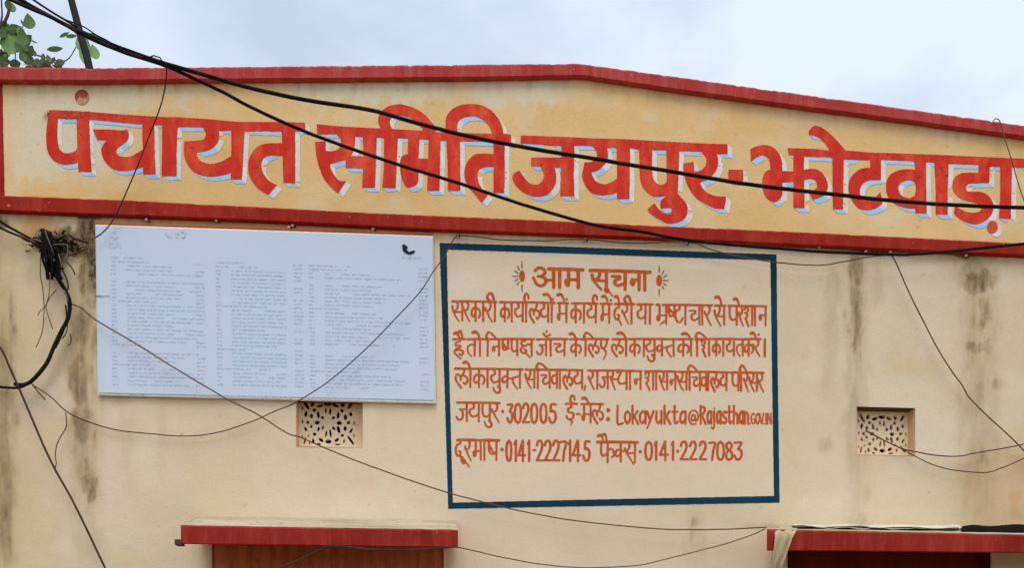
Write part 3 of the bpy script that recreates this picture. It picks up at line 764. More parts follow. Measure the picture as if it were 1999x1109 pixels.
W4 = [
 tr(F_, [(208,280),(260,255),(330,243),(400,258),(450,300),(485,360),(495,430),(495,480),(620,480),(620,575),(495,580),(495,680),(480,720),(440,755),(400,752),(355,720),(325,660),(315,580),(325,520),(350,480),(390,465),(385,420),(375,370),(345,340),(310,335),(265,355),(212,392)]),
 tr(F_, [(545,270),(800,280),(920,292),(1060,292),(1300,312)]) + tr(G_, [(400,268),(870,285),(1300,305),(1612,318),(1690,322),(1690,404),(1612,400),(1360,390),(1260,378),(980,365),(680,345),(370,330)]) + tr(F_, [(1290,378),(1050,372),(950,358),(690,345),(600,338),(555,335)]),
 tr(F_, [(595,315),(690,325),(690,550),(695,812),(597,812),(597,560)]),
 tr(F_, [(685,470),(750,458),(810,465),(860,500),(890,550),(905,610),(895,660),(870,700),(770,738),(745,680),(800,635),(810,600),(790,565),(750,550),(685,560)]),
 tr(F_, [(948,335),(1050,340),(1045,600),(1042,825),(952,825),(950,600)]),
 tr(F_, [(790,65),(860,90),(930,145),(990,205),(1080,310),(930,310),(900,250),(850,195),(800,165),(735,150),(740,110)]),
 tr(F_, [(1290,350),(1385,355),(1385,560),(1290,560),(1230,585),(1200,630),(1195,690),(1230,740),(1290,735),(1340,710),(1380,668),(1400,770),(1350,810),(1290,830),(1230,832),(1170,800),(1120,730),(1095,650),(1100,570),(1135,510),(1190,465),(1240,450),(1290,450)]),
 tr(G_, [(670,325),(780,330),(780,600),(785,815),(685,812),(685,770),(600,765),(520,740),(460,690),(430,640),(420,580),(430,510),(470,455),(540,425),(600,415),(685,418)]),
 tr(G_, [(855,335),(985,335),(975,600),(975,825),(868,825),(868,600)]),
 tr(G_, [(1255,358),(1355,365),(1350,540),(1160,545),(1135,580),(1150,620),(1200,620),(1280,622),(1330,645),(1370,690),(1388,750),(1380,800),(1350,850),(1300,890),(1230,912),(1160,900),(1090,865),(1030,810),(1045,750),(1100,780),(1160,805),(1230,808),(1275,790),(1285,760),(1260,730),(1200,712),(1120,690),(1060,650),(1025,600),(1020,550),(1035,495),(1080,460),(1140,448),(1255,448)]),
 tr(G_, [(1450,370),(1555,375),(1550,600),(1545,862),(1440,860),(1450,640)])]

def extrude_shade(R, dx=9.6, dy=8.6):
    """the sign painter's block shade: right faces pale, under faces blue"""
    n = int(max(dx, dy) / R.res); solid = R.m
    f = solid.astype(np.float32)
    for _ in range(14):
        f = (np.pad(f, 1)[1:-1, :-2] + f + np.pad(f, 1)[1:-1, 2:]) / 3
        f = (np.pad(f, 1)[:-2, 1:-1] + f + np.pad(f, 1)[2:, 1:-1]) / 3
    gy, gx = np.gradient(f)
    right = (-gx) * dy * 1.3 > (-gy) * dx                        # which face the ray leaves by
    white = np.zeros_like(solid); blue = np.zeros_like(solid); done = solid.copy()
    for k in range(1, n + 1):
        sx = int(round(dx / R.res * k / n)); sy = int(round(dy / R.res * k / n))
        sh = np.zeros_like(solid); sh[sy:, sx:] = solid[:solid.shape[0]-sy, :solid.shape[1]-sx]
        rr = np.zeros_like(solid); rr[sy:, sx:] = right[:solid.shape[0]-sy, :solid.shape[1]-sx]
        new = sh & ~done
        white |= new & rr; blue |= new & ~rr; done |= sh
    return white, blue

def layered(name, R, layers):
    """one mesh of several paints, each on its own film"""
    V, mi, mats = [], [], []
    for mask, off, mat in layers:
        Q = R.rects(mask)
        if not len(Q): continue
        x0, y0, x1, y1 = R.x0 + Q[:, 0] * R.res, R.y0 + Q[:, 1] * R.res, R.x0 + Q[:, 2] * R.res, R.y0 + Q[:, 3] * R.res
        P = np.stack([np.stack([x0, y1], -1), np.stack([x1, y1], -1), np.stack([x1, y0], -1), np.stack([x0, y0], -1)], 1)
        V.append(at_np(P[..., 0], P[..., 1], off).reshape(-1, 3)); mi += [len(mats)] * len(Q); mats.append(mat)
    V = np.vstack(V)
    o = mesh_np(name, V, np.arange(len(V)).reshape(-1, 4), mats[0], B)
    for q in mats[1:]: o.data.materials.append(q)
    o.data.polygons.foreach_set('material_index', np.array(mi, np.int32))
    return o

def headline(name, polys, box, holes=(), mat='letter', seed=1, dots=()):
    R = Raster(*box, 0.5)
    for p in polys: R.poly(corner_smooth(p))
    for h in holes: R.poly(corner_smooth(h), False)
    R.rough(.42, 5, seed)
    GXX, GYY = R.grid()
    wear = fbm(GXX / 9, GYY / 9, seed + 5, 4)
    letters = R.m.copy()
    white, blue = extrude_shade(R)
    gap = fbm(GXX / 26, GYY / 18, seed + 9, 4)
    halo = R.m.copy()
    for ax in (0, 1):
        for d in (1, -1, 2): halo |= np.roll(R.m, d, ax)
    white &= ~halo | (gap > .62); blue &= ~halo | (gap > .60)
    white &= (gap > .30); blue &= (gap > .33)
    chips = (vnoise(GXX / 3.2, GYY / 3.2, seed + 13) > .965) & (fbm(GXX / 60, GYY / 40, seed + 2) > .58)
    letters &= ~chips
    return layered(name, R, [(letters, 0.0122, M[mat]), (white, 0.0112, M['shade_white']), (blue, 0.0112, M['shade_blue'])]), R
# first word: the corner of its top bar is worn away
o, R = headline('sign_word', W1, (84, 205, 606, 396), seed=201)
headline('sign_word', W2, (610, 196, 1012, 412), seed=221)
headline('sign_word', W3, (990, 258, 1436, 446), seed=241)
headline('sign_dash', DASH, (1416, 326, 1466, 366), seed=261)
headline('sign_word', W4, (1460, 238, 2030, 452), [VA_HOLE], seed=281)
R = Raster(140, 170, 182, 210); R.ellipse(160, 189, 14, 15)
g1 = R.grid(); up = g1[1] < 187 + .35 * (165 - g1[0]) + 7 * (fbm(g1[0] / 5, g1[1] / 5, 3) - .5) * 2
layered('worn_dot', R, [(R.m & up, 0.0122, M['letter_old']), (R.m & ~up & (fbm(g1[0] / 6, g1[1] / 5, 8) > .34), 0.0122, M['letter_faint'])])
R = Raster(1918, 424, 1966, 474); R.ellipse(1938 + 7, 443 + 6.5, 11, 12.5); R2 = Raster(1918, 424, 1966, 474); R2.ellipse(1937.5, 443, 10.5, 12.5)
layered('sign_dot', R, [(R2.m, 0.0122, M['letter_orange']), (R.m & ~R2.m, 0.0112, M['shade_white'])])
# worn film over the start of the first word
R = Raster(88, 208, 176, 250); g1 = R.grid()
R.m = (fbm(g1[0] / 9, g1[1] / 7, 91, 4) > (.44 + .0040 * np.abs(g1[0] - 150) * (g1[0] > 112))) & (g1[1] < 229 + .03 * (g1[0] - 90)) & (g1[1] > 214.5 + .03 * (g1[0] - 90)) & (g1[0] > 92)
R.mesh('worn_patch', 0.0132, M['letter_old'], B)

# ============================================================ PAINTED NOTICE
R = Raster(852, 468, 1528, 1000)
R.poly([(858,474),(1100,481.5),(1300,489),(1516,496.5),(1518,700),(1522,982),(1200,988),(875,994),(868,760)])
R.poly([(872,487),(1100,494.5),(1300,501.5),(1504,508),(1507,720),(1511,969),(1200,975),(884,982),(878,760)], False)
R.rough(.4, 9, 301)
notice = R.mesh('painted_notice', 0.0012, M['notice_border'], B)

T = 1
st82 = [(.82,0),(.82,1)]
G = {
'sa': [[(.04,.26),(.12,.52),(.36,.86),(.56,1.06)],[(.44,0),(.47,.22),(.38,.42),(.16,.54)],[(.22,.56),(.82,.56)],st82],
'ra': [[(.46,0),(.66,.10),(.68,.28),(.50,.44),(.16,.46),(.12,.34)],[(.26,.48),(.52,.78),(.86,1.06)]],
'ka': [[(.5,0),(.5,1.02)],[(.5,.36),(.28,.34),(.10,.50),(.12,.72),(.30,.78),(.5,.60)],[(.5,.44),(.72,.34),(.92,.48),(.94,.70),(.82,.84)]],
'aa': [[(.5,0),(.5,1.02)]],
'ya': [[(.22,0),(.40,.10),(.40,.28),(.12,.38),(.10,.58),(.28,.74),(.56,.72),(.82,.60)],st82],
'la': [[(.46,1.06),(.16,.76),(.05,.52),(.20,.32),(.40,.44),(.44,.64)],[(.42,.50),(.58,.34),(.70,.14),(.68,0)],[(.60,.38),(.86,.46),(.96,.68),(.78,.86),(.66,.78)]],
'ma': [[(.24,0),(.24,.78),(.14,.86),(.08,.66),(.24,.56)],[(.24,.56),(.82,.56)],st82],
'da': [[(.52,0),(.52,.18),(.24,.24),(.08,.50),(.20,.80),(.46,.80),(.54,.62),(.40,.56)],[(.48,.78),(.66,.96),(.80,1.12)]],
'bhra': [[(.06,.02),(.26,.06),(.26,.76),(.12,.80),(.10,.62),(.26,.56)],[(.26,.56),(.82,.56)],st82,[(.80,.84),(.52,.94),(.30,1.08)]],
'bha': [[(.06,.02),(.28,.04),(.28,.80),(.12,.82),(.10,.60),(.28,.56)],[(.28,.56),(.82,.56)],st82],
'shta': [[(.06,0),(.06,.44),(.18,.62),(.40,.50)],[(.08,.22),(.42,.50)],[(.42,0),(.42,.60)],[(.74,0),(.74,.22),(.56,.32),(.48,.58),(.60,.86),(.82,.90),(.96,.68)],],
'cha': [[(.08,.30),(.48,.30),(.50,.42),(.28,.50),(.24,.68),(.44,.80),(.82,.64)],st82],
'pa': [[(.18,0),(.18,.50),(.32,.72),(.58,.74),(.82,.62)],st82],
'sha': [[(.08,.18),(.20,.02),(.38,.06),(.42,.22),(.30,.36),(.10,.36)],[(.28,.38),(.36,.52),(.18,.66)],[(.18,.66),(.48,1.06)],st82],
'na': [[(.82,.46),(.30,.46)],[(.30,.46),(.22,.60),(.34,.72),(.40,.56),(.30,.48)],st82],
'ha': [[(.58,0),(.56,.14),(.28,.20),(.24,.38),(.58,.40),(.60,.50),(.30,.58),(.16,.72)],[(.16,.72),(.60,.66),(.84,.80),(.70,.98),(.52,.90)],[(.30,.60),(.14,.80),(.36,1.02),(.70,1.22)]],
'ta': [[(.82,.36),(.42,.34),(.16,.52),(.22,.82),(.52,1.06)],st82],
'ssa': [[(.16,0),(.16,.46),(.30,.66),(.56,.70),(.82,.60)],[(.20,.28),(.56,.62)],st82],
'sh_': [[(.16,0),(.16,.46),(.34,.66),(.92,.56)],[(.20,.26),(.62,.60)],[(.78,0),(.78,.58)]],
'ksha': [[(.40,0),(.38,.10),(.15,.15),(.12,.32),(.44,.40)],[(.44,.40),(.14,.50),(.08,.72),(.26,.86),(.48,.72),(.30,.60)],[(.40,.80),(.58,.98),(.76,1.14)],[(.44,.42),(.64,.30),(.88,.42)],[(.88,0),(.88,1.02)]],
'ja': [[(.82,.36),(.26,.36)],[(.38,.40),(.52,.58),(.46,.86),(.22,.94),(.04,.78)],st82],
'e_': [[(.24,0),(.24,.44),(.44,.58),(.72,.44),(.82,.20),(.80,0)],[(.44,.58),(.66,.72),(.76,.86),(.50,1.22)]],
'kta': [[(.30,0),(.30,1.0)],[(.30,.40),(.14,.40),(.04,.54),(.10,.74),(.30,.62)],[(.30,.52),(.52,.50),(.90,.36)],[(.60,.46),(.56,.66),(.68,.90),(.80,1.10)],[(.92,0),(.92,1.02)]],
'va': [[(.82,.34),(.42,.30),(.14,.48),(.28,.74),(.56,.76),(.82,.62)],st82],
'stha': [[(.16,0),(.18,.20),(.12,.40)],[(.04,.36),(.12,.58),(.28,1.06)],[(.08,.50),(.44,.44)],[(.40,.10),(.48,-.04),(.58,.06),(.52,.22)],[(.52,.22),(.44,.48),(.52,.70),(.72,.70),(.88,.60)],[(.88,0),(.88,1.02)]],
'ii_': [[(.50,0),(.50,.18),(.22,.28),(.30,.46),(.62,.48),(.72,.66),(.48,.84),(.18,.80),(.10,.66)],[(.42,.84),(.58,.98),(.50,1.14)]],
'pha': [[(.12,0),(.12,.50),(.24,.72),(.52,.58)],[(.54,0),(.54,1.04)],[(.54,.44),(.74,.34),(.92,.46),(.92,.70),(.80,.78)]],
'ksa': [[(.26,0),(.26,1.0)],[(.26,.40),(.10,.40),(.02,.56),(.08,.74),(.26,.60)],[(.26,.48),(.50,.42)],[(.44,.32),(.56,.60),(.86,1.12)],[(.64,0),(.66,.24),(.56,.46)],[(.58,.56),(.92,.54)],[(.92,0),(.92,1.02)]],
'a3': [[(.12,.12),(.30,-.04),(.54,.04),(.60,.24),(.42,.42),(.24,.44)],[(.40,.44),(.62,.56),(.64,.78),(.44,.96),(.20,.88),(.02,.52)],[(.60,.64),(1.0,.62)]],
'0': [[(.5,0),(.2,.12),(.08,.5),(.2,.88),(.5,1),(.8,.88),(.92,.5),(.8,.12),(.5,0)]],
'1': [[(.5,0),(.5,1)],[(.5,.02),(.30,.16)]],
'2': [[(.08,.22),(.25,.03),(.6,0),(.82,.18),(.75,.42),(.35,.76),(.06,.97)],[(.06,.97),(.94,.97)]],
'3': [[(.06,.05),(.88,.05),(.5,.40)],[(.5,.40),(.85,.5),(.9,.78),(.6,.98),(.28,.95),(.06,.75)]],
'4': [[(.62,0),(.08,.70)],[(.08,.72),(.96,.72)],[(.66,.0),(.66,1.02)]],
'5': [[(.94,.04),(.36,.04),(.26,.40)],[(.26,.40),(.62,.38),(.9,.56),(.86,.84),(.55,1),(.22,.94),(.08,.74)]],
'7': [[(.04,.06),(.92,.06),(.66,.5),(.48,1)]],
'8': [[(.5,.02),(.18,.14),(.22,.36),(.5,.46),(.84,.62),(.86,.88),(.5,1),(.14,.88),(.16,.62),(.5,.46),(.78,.36),(.82,.14),(.5,.02)]],
'L': [[(.14,0),(.14,.97),(.95,.97)]],
'o': [[(.5,.30),(.14,.46),(.1,.76),(.5,.98),(.88,.76),(.86,.46),(.5,.30)]],
'k': [[(.14,0),(.14,1)],[(.84,.30),(.2,.66)],[(.36,.58),(.92,1.02)]],
'a': [[(.84,.42),(.5,.30),(.14,.50),(.12,.82),(.4,.96),(.82,.74)],[(.86,.32),(.86,1)]],
'y': [[(.10,.32),(.50,.84)],[(.92,.30),(.58,.74),(.10,1.26)]],
'u': [[(.12,.32),(.12,.80),(.42,.96),(.84,.76)],[(.86,.30),(.86,1)]],
't': [[(.40,.02),(.40,.84),(.62,.97),(.92,.88)],[(.04,.34),(.90,.34)]],
'R': [[(.14,.0),(.14,1)],[(.14,.04),(.66,.08),(.76,.26),(.5,.44),(.16,.50)],[(.30,.50),(.92,1.02)]],
'j': [[(.7,.32),(.7,1.12),(.42,1.28),(.05,1.18)],[(.7,.16)]],
's': [[(.9,.40),(.5,.32),(.16,.44),(.4,.62),(.8,.72),(.84,.90),(.4,.98),(.08,.90)]],
'h': [[(.14,0),(.14,1)],[(.14,.56),(.5,.40),(.84,.52),(.86,1)]],
'n': [[(.14,.34),(.14,1)],[(.14,.54),(.5,.38),(.84,.52),(.86,1)]],
'G': [[(.9,.12),(.5,.02),(.12,.30),(.12,.74),(.5,.98),(.9,.84),(.9,.56),(.56,.56)]],
'O': [[(.5,.02),(.12,.28),(.12,.74),(.5,.98),(.88,.74),(.88,.28),(.5,.02)]],
'V': [[(.04,.02),(.5,.98),(.96,.02)]],
'I': [[(.5,.02),(.5,.98)]],
'N': [[(.1,1),(.1,.02),(.9,.98),(.9,0)]],
'@': [[(.66,.42),(.44,.34),(.30,.52),(.34,.72),(.56,.70),(.66,.44),(.68,.74),(.90,.66),(.94,.36),(.70,.08),(.34,.08),(.06,.36),(.08,.74),(.34,.98),(.74,.94)]],
}

class Line:
    def __init__(s, x0, x1, y0, y1, xa, h):
        """headline runs from (x0,y0) to (x1,y1); letters are h tall"""
        s.R = Raster(x0 - 14, min(y0, y1) - 36, x1 + 14, max(y0, y1) + h + 26, 0.5)
        s.f = lambda x: y0 + (y1 - y0) * (x - x0) / (x1 - x0); s.h = h
    def bar(s, a, b, w=4.2):
        s.R.stroke(smooth_path([(a, s.f(a) + .3), ((a+b)/2, s.f((a+b)/2) - .3), (b, s.f(b))], 8), w, w)
    def g(s, ch, a, b, wv=4.5, wh=3.1, h=None, dy=0):
        hh = h or s.h
        for pts in G[ch]:
            P = [(a + (b - a) * x + RNG.uniform(-.25, .25), s.f(a + (b - a) * x) * (1 if h is None else 0) + (dy if h else 0) + hh * y) for x, y in pts]
            tp = (1.0, 0.62) if (len(pts) > 2 and pts[-1][1] > 1.03) else (1.0, .92)
            s.R.stroke(smooth_path(P, 1.5) if len(P) > 1 else P, wv, wh, tp)
    def free(s, pts, wv=5.0, wh=4.2, taper=(1, 1)):
        s.R.stroke(smooth_path(pts, 1.5), wv, wh, taper)
    def e(s, x, left=9, up=16):                           # e / o matra rising left from the stem top
        y = s.f(x)
        s.free([(x - left, y - up + 1), (x - left * .55, y - up), (x - left * .2, y - up * .6), (x, y)], 4.6, 5.4, (1.15, .75))
    def i(s, x, over, up=17):                             # i matra: hook leaving the stem and crossing the next letter
        y = s.f(x)
        s.free([(x, y + 2), (x - 2.5, y - up * .45), (x + 1, y - up * .92), (x + over * .35, y - up * .86), (x + over * .75, y - up * .42), (x + over, y - 1)], 5.2, 4.4, (1.1, .65))
    def ii(s, x, w=15, up=17):                            # long ii loop arriving at the stem
        y = s.f(x)
        s.free([(x - w * .55, y), (x - w, y - up * .5), (x - w * .72, y - up * .97), (x - w * .36, y - up * .9), (x - 2, y - up * .3), (x, y + 3)], 5.2, 4.6)
    def reph(s, x, up=17):
        y = s.f(x)
        s.free([(x, y), (x - 2.5, y - up * .5), (x + .5, y - up * .95), (x + 5, y - up * .8), (x + 5.5, y - up * .45)], 5.2, 4.4, (1, .8))
    def dot(s, x, y, r=2.6): s.R.ellipse(x, y, r, r * 1.05)
    def u(s, x, w=8):
        y = s.f(x) + s.h
        s.free([(x, y - 1), (x + w * .5, y + 3), (x + w * .5, y + 9), (x - w * .2, y + 11.5), (x - w * .9, y + 7), (x - w * 1.1, y + 1)], 5, 4.4, (1, .7))
    def uu(s, x, w=8):
        y = s.f(x) + s.h
        s.free([(x - 1, y - 4), (x - 3, y + 2), (x, y + 7), (x + 4, y + 6), (x + 3, y + 1.5), (x - 1, y + 1)], 4.4, 4)
        s.free([(x + 3, y + 5), (x + 8, y + 9), (x + 12, y + 15)], 4.2, 3.8, (1, .55))
    def done(s, name='painted_text', mat='notice_text'):
        s.R.rough(.45, 3.5, 7)
        return s.R.mesh(name, 0.0012, M[mat], notice)

# title
L = Line(1040, 1275, 523.5, 531.5, 0, 35)
L.bar(1071, 1138, 6.5); L.bar(1152, 1269, 6.5)
L.g('a3', 1040, 1080, 6.5, 5.4); L.g('aa', 1076, 1086, 7.5); L.g('aa', 1087, 1098, 7); L.g('ma', 1102, 1135, 7.5, 6)
L.g('sa', 1154, 1190, 7, 5.4); L.uu(1184, 10); L.g('cha', 1192, 1227, 7, 5.6); L.g('na', 1227, 1252, 7, 6); L.g('aa', 1253, 1265, 7)
L.done()
# line 1
L = Line(883, 1496, 588, 598, 0, 37)
for a, b in [(883,969),(976,1083),(1089,1109),(1116,1166),(1172,1194),(1200,1238),(1244,1274),(1281,1287.5),(1293.5,1390),(1396,1416),(1422,1496)]: L.bar(a, b)
for ch, a, b in [('sa',882,907),('ra',903,919),('ka',919,938),('aa',939,948),('ra',946,963),('aa',961,971),('ka',976,995),('aa',994,1004),('ya',1004,1024),('aa',1022,1032),('la',1033,1054),('ya',1054,1074),('aa',1072,1082),
  ('ma',1087,1110),('ka',1113,1135),('aa',1135,1145),('ya',1145,1167),('ma',1172,1193),('da',1198,1217),('ra',1213,1230),('aa',1228,1238),('ya',1243,1264),('aa',1264,1274),('bhra',1281,1305),('shta',1304,1334),('aa',1333,1343),
  ('cha',1344,1370),('aa',1366,1376),('ra',1374,1391),('sa',1394,1418),('pa',1421,1442),('ra',1440,1453),('sha',1452,1472),('aa',1469,1479),('na',1478,1498)]: L.g(ch, a, b)
L.ii(966, 15); L.reph(1026, 18); L.e(1077, 15, 17); L.dot(1079, 584.5); L.e(1102, 13, 17); L.dot(1106, 584); L.reph(1160, 17); L.e(1187, 11, 15); L.dot(1192.5, 586)
L.e(1209, 8, 15); L.ii(1233, 14, 16); L.e(1409, 12, 17); L.e(1443, 10, 14)
L.done()
# line 2
L = Line(885, 1490, 662, 662, 0, 32)
for a, b in [(885,908),(913,944),(948,1043),(1048,1108),(1113,1133),(1136,1188),(1195,1320),(1324,1352),(1358,1450),(1453,1485)]: L.bar(a, b)
for ch, a, b in [('ha',884,908),('ta',910,930),('aa',932,942),('aa',947,957),('na',957,978),('sh_',979,995),('pa',995.5,1013),('ksha',1015,1041),('ja',1047,1070),('aa',1070,1080),('cha',1079,1107),('ka',1113,1135),('aa',1138,1148),
  ('la',1148,1170),('e_',1169,1188),('la',1193,1217),('aa',1217,1227),('ka',1228,1250),('aa',1252,1262),('ya',1260,1282),('kta',1281,1318),('ka',1322,1346),('aa',1344,1354),('aa',1356,1366),('sha',1368,1388),('ka',1390,1407),
  ('aa',1407,1417),('ya',1417,1436),('ta',1436,1453),('ka',1452,1471),('ra',1469,1486)]: L.g(ch, a, b)
L.e(903, 7, 15); L.e(897, 10, 12); L.e(937, 14, 14); L.i(952, 17, 14); L.e(1124, 11, 11); L.i(1143, 16, 13); L.e(1222, 16, 12); L.u(1273); L.e(1348, 16, 11); L.i(1361, 19, 13); L.e(1476, 10, 12); L.dot(1481, 653, 2.4)
L.free([(1061, 651), (1064, 655.5), (1069, 656.5), (1074, 653)], 4.2, 3.8); L.dot(1067, 647.5, 2.4)
L.free([(1493, 663), (1493, 695)], 5.5, 5.5)
L.done()
# line 3
L = Line(888, 1491, 719.5, 728, 0, 35)
for a, b in [(888,1020),(1026,1137),(1148,1252),(1259,1318),(1323,1422),(1426,1491)]: L.bar(a, b)
for ch, a, b in [('la',888,914),('aa',913,923),('ka',923,947),('aa',947,957),('ya',957,979),('kta',979,1018),('sa',1025,1047),('aa',1045,1055),('cha',1055,1077),('va',1075,1090),('aa',1088,1098),('la',1098.5,1118),('ya',1119,1140),
  ('ra',1147,1162),('aa',1161,1171),('ja',1170,1190),('stha',1190,1228),('aa',1225,1235),('na',1235,1254),('sha',1258,1279),('aa',1276,1286),('sa',1287,1306),('na',1305.5,1321),('sa',1322,1344),('aa',1341,1351),('cha',1350,1370),
  ('va',1367,1381),('aa',1378,1387),('la',1387.5,1404),('ya',1405,1421),('pa',1427,1445),('aa',1442,1452),('ra',1451,1463),('sa',1462,1481),('ra',1478,1493)]: L.g(ch, a, b)
L.e(918, 13, 13); L.u(972); L.i(1050, 19, 13); L.i(1346, 16, 13); L.i(1447, 11, 15)
L.free([(1142.5, 754), (1142, 759), (1140, 763)], 4, 4, (1, .6))
L.done()
# line 4
L = Line(890, 1508, 786, 793, 0, 36)
for a, b in [(892,976),(1105,1127),(1135,1177)]: L.bar(a, b)
for ch, a, b in [('ja',890,916),('ya',915,939),('pa',938,960),('ra',958,977),('ii_',1104,1126),('ma',1135,1157),('la',1156,1178)]: L.g(ch, a, b)
L.u(955); L.reph(1116, 17); L.e(1149, 12, 12); L.dot(981.5, 803.5, 3); L.free([(1126, 808.5), (1132, 808.5)], 3.6, 3.6); L.dot(1187.5, 801, 4); L.dot(1187, 818.5, 4)
for ch, a, b in [('3',990,1001),('0',1004,1018),('2',1020,1034),('0',1036,1050),('0',1054,1068),('5',1071,1086)]: L.g(ch, a, b, 5.0, 4.2, 37, 788.5)
for ch, a, b in [('L',1204,1217),('o',1219,1231),('k',1233,1247),('a',1248,1262),('y',1262,1277),('u',1280,1293),('k',1295,1310),('t',1312,1325),('a',1327,1340),('R',1366,1379),('a',1380,1390),('j',1388,1397),('a',1399,1408),('s',1410,1419),('t',1420,1429),('h',1431,1441),('a',1443,1452),('n',1453,1462)]:
    L.g(ch, a, b, 4.6, 3.9, 35, 792.5)
L.g('@', 1344, 1364, 3.6, 3.2, 29, 800)
for ch, a, b in [('G',1466,1474),('O',1475,1483),('V',1483,1491),('I',1493,1498),('N',1498,1506)]: L.g(ch, a, b, 3.2, 2.9, 21, 807)
L.dot(1464, 827.5, 1.8); L.dot(1492, 828, 1.7)
L.done()
# line 5
L = Line(889, 1448, 859, 867, 0, 38)
for a, b in [(893,931),(936,974),(1166,1245)]: L.bar(a, b, 5.2)
for ch, a, b in [('da',888,908),('ra',906,922),('bha',923,942),('aa',940,951),('ssa',951,973),('pha',1170,1200),('ksa',1201,1243)]: L.g(ch, a, b)
L.uu(904); L.dot(980, 878, 3.4); L.free([(1041, 879), (1045, 879)], 4.4, 4.4); L.dot(1250, 882, 3.2); L.dot(1323, 881, 3)
L.e(1185, 8, 15); L.e(1178, 10, 13)
for ch, a, b in [('0',988,999),('1',1001,1013),('4',1011,1026),('1',1027,1039),('2',1047,1061),('2',1063,1077),('2',1079,1093),('7',1093,1106),('1',1107,1119),('4',1117,1134),('5',1138,1152)]: L.g(ch, a, b, 5.2, 4.3, 39, 861)
for ch, a, b in [('0',1259,1274),('1',1275,1287),('4',1287,1305),('1',1308,1320),('2',1328,1343),('2',1346,1361),('2',1365,1380),('7',1384,1397),('0',1399,1414),('8',1416,1431),('3',1433,1449)]: L.g(ch, a, b, 5.0, 4.2, 35, 863)
L.done()
# two little suns
for cx, cy, s in ((1019, 539, -1), (1287, 547.5, 1)):
    R = Raster(cx - 26, cy - 34, cx + 26, cy + 34)
    R.ellipse(cx, cy, 5.8, 11.3); R.rough(.3, 4, 5)
    o = R.mesh('sun_motif', 0.0012, M['notice_text'], notice)
    R = Raster(cx - 26, cy - 34, cx + 26, cy + 34)
    for a0, r0, r1 in ((90, 17, 29), (-90, 18, 30), (0, 10, 21), (32, 12, 20), (62, 14, 22), (-30, 12, 19), (-58, 14, 20)):
        a = math.radians(a0); dx, dy = math.cos(a) * s, -math.sin(a)
        R.stroke([(cx + dx * r0 * .85, cy + dy * r0), (cx + dx * r1 * .85, cy + dy * r1)], 3.0, 2.6, (1, .7))
    R.mesh('sun_ray', 0.0012, M['motif_ray'], o)

# ============================================================ WHITE BOARD
BC = [(186, 438), (846, 460.5), (851, 788), (191, 772)]
BO = 0.022
bl = at(190, 772); br = at(850, 788)
W = thing('notice_board', 'large white printed board with faded text screwed to the wall beside the painted notice', 'notice board', ((bl.x + br.x) / 2, 0, bl.z))
def boxed(name, corners, off, back, mat, parent, bev=1.2):
    (a, b, c, d) = corners
    ins = [(a[0]+bev, a[1]+bev), (b[0]-bev, b[1]+bev), (c[0]-bev, c[1]-bev), (d[0]+bev, d[1]-bev)]
    P = [at(*p, off) for p in ins] + [at(*p, off - .003) for p in corners]
    P += [Vector((p.x, -back, p.z)) for p in P[4:8]]
    f = [(3, 2, 1, 0)] + [(4+i, i, (i+1) % 4, 4+(i+1) % 4) for i in range(4)] + [(8+i, 4+i, 4+(i+1) % 4, 8+(i+1) % 4) for i in range(4)]
    return mesh_py(name, P, f, mat, parent)
boxed('panel_frame', BC, BO - .004, 0.002, M['board_edge'], W)
sheet = boxed('printed_sheet', [(187.5, 440), (844.5, 462), (849, 782.5), (192, 768)], BO, BO - .006, M['board'], W)
# columns of faded print: short dashes that read as lines of tiny type
def u2p(u, v):
    a, b, c, d = [np.array(p, float) for p in BC]
    return (a*(1-u) + b*u) * (1-v) + (d*(1-u) + c*u) * v
light = Raster(186, 436, 852, 790, 0.5); darkp = Raster(186, 436, 852, 790, 0.5)
def typeline(R, u0, u1, v, hgt=2.4, dens=.8):
    u = u0
    while u < u1:
        wl = random.uniform(.006, .03)
        if random.random() < dens:
            e = min(u + wl, u1)
            k = u
            while k < e:                                   # syllables under a headline stroke
                p = u2p(k, v); q = u2p(min(k + .0035, e), v)
                R.poly([(p[0], p[1]-.4), (q[0]+.3, q[1]-.4), (q[0]+.3, q[1]+.4), (p[0], p[1]+.4)])
                if random.random() < .75: R.stroke([p, p + [0, hgt]], .8, .8)
                if random.random() < .35: R.stroke([p + [0, hgt*.6], q + [0, hgt*.6]], .8, .8)
                k += .0040
        u += wl + random.uniform(.003, .007)
random.seed(21)
for (c0, c1, cn) in ((.045, .30, .295), (.355, .56, .585), (.63, .93, .955)):
    v = .185 if c0 < .1 else .195
    row = 0
    while v < .93:
        head = row in (0, 1, 11, 22, 27)
        RR = darkp if head or random.random() < .22 else light
        ind = 0 if head else .045
        ln = random.uniform(.13, .26) if not head else random.uniform(.08, .16)
        if random.random() < .94:
            if not head: typeline(RR, c0, c0 + .014, v, 2.4, 1)
            typeline(RR, c0 + ind, min(c0 + ind + ln, c1), v, 2.0, .96)
            if random.random() < .8: typeline(darkp if random.random() < .5 else light, cn, cn + .026, v, 2.4, 1)
        v += .0232; row += 1
typeline(darkp, .045, .068, .072, 5, 1); typeline(darkp, .050, .064, .040, 3, 1); typeline(light, .04, .075, .125, 3, 1); typeline(light, .04, .075, .105, 3, 1)
typeline(light, .36, .80, .985, 3, .9); typeline(darkp, .905, .965, .13, 3.2, 1)
light.m &= ~darkp.m
light.mesh('faded_print', BO + .002, M['print'], sheet); darkp.mesh('dark_print', BO + .002, M['print_dark'], sheet)
R = Raster(770, 470, 830, 505); R.poly([(785,478),(790,477),(797,483),(793,487),(799,492),(806,489),(811,489.5),(808,494),(800,497),(792,494),(786,489)]); R.rough(.5, 2, 4)
R.mesh('torn_emblem', BO + .0035, M['blot'], sheet)
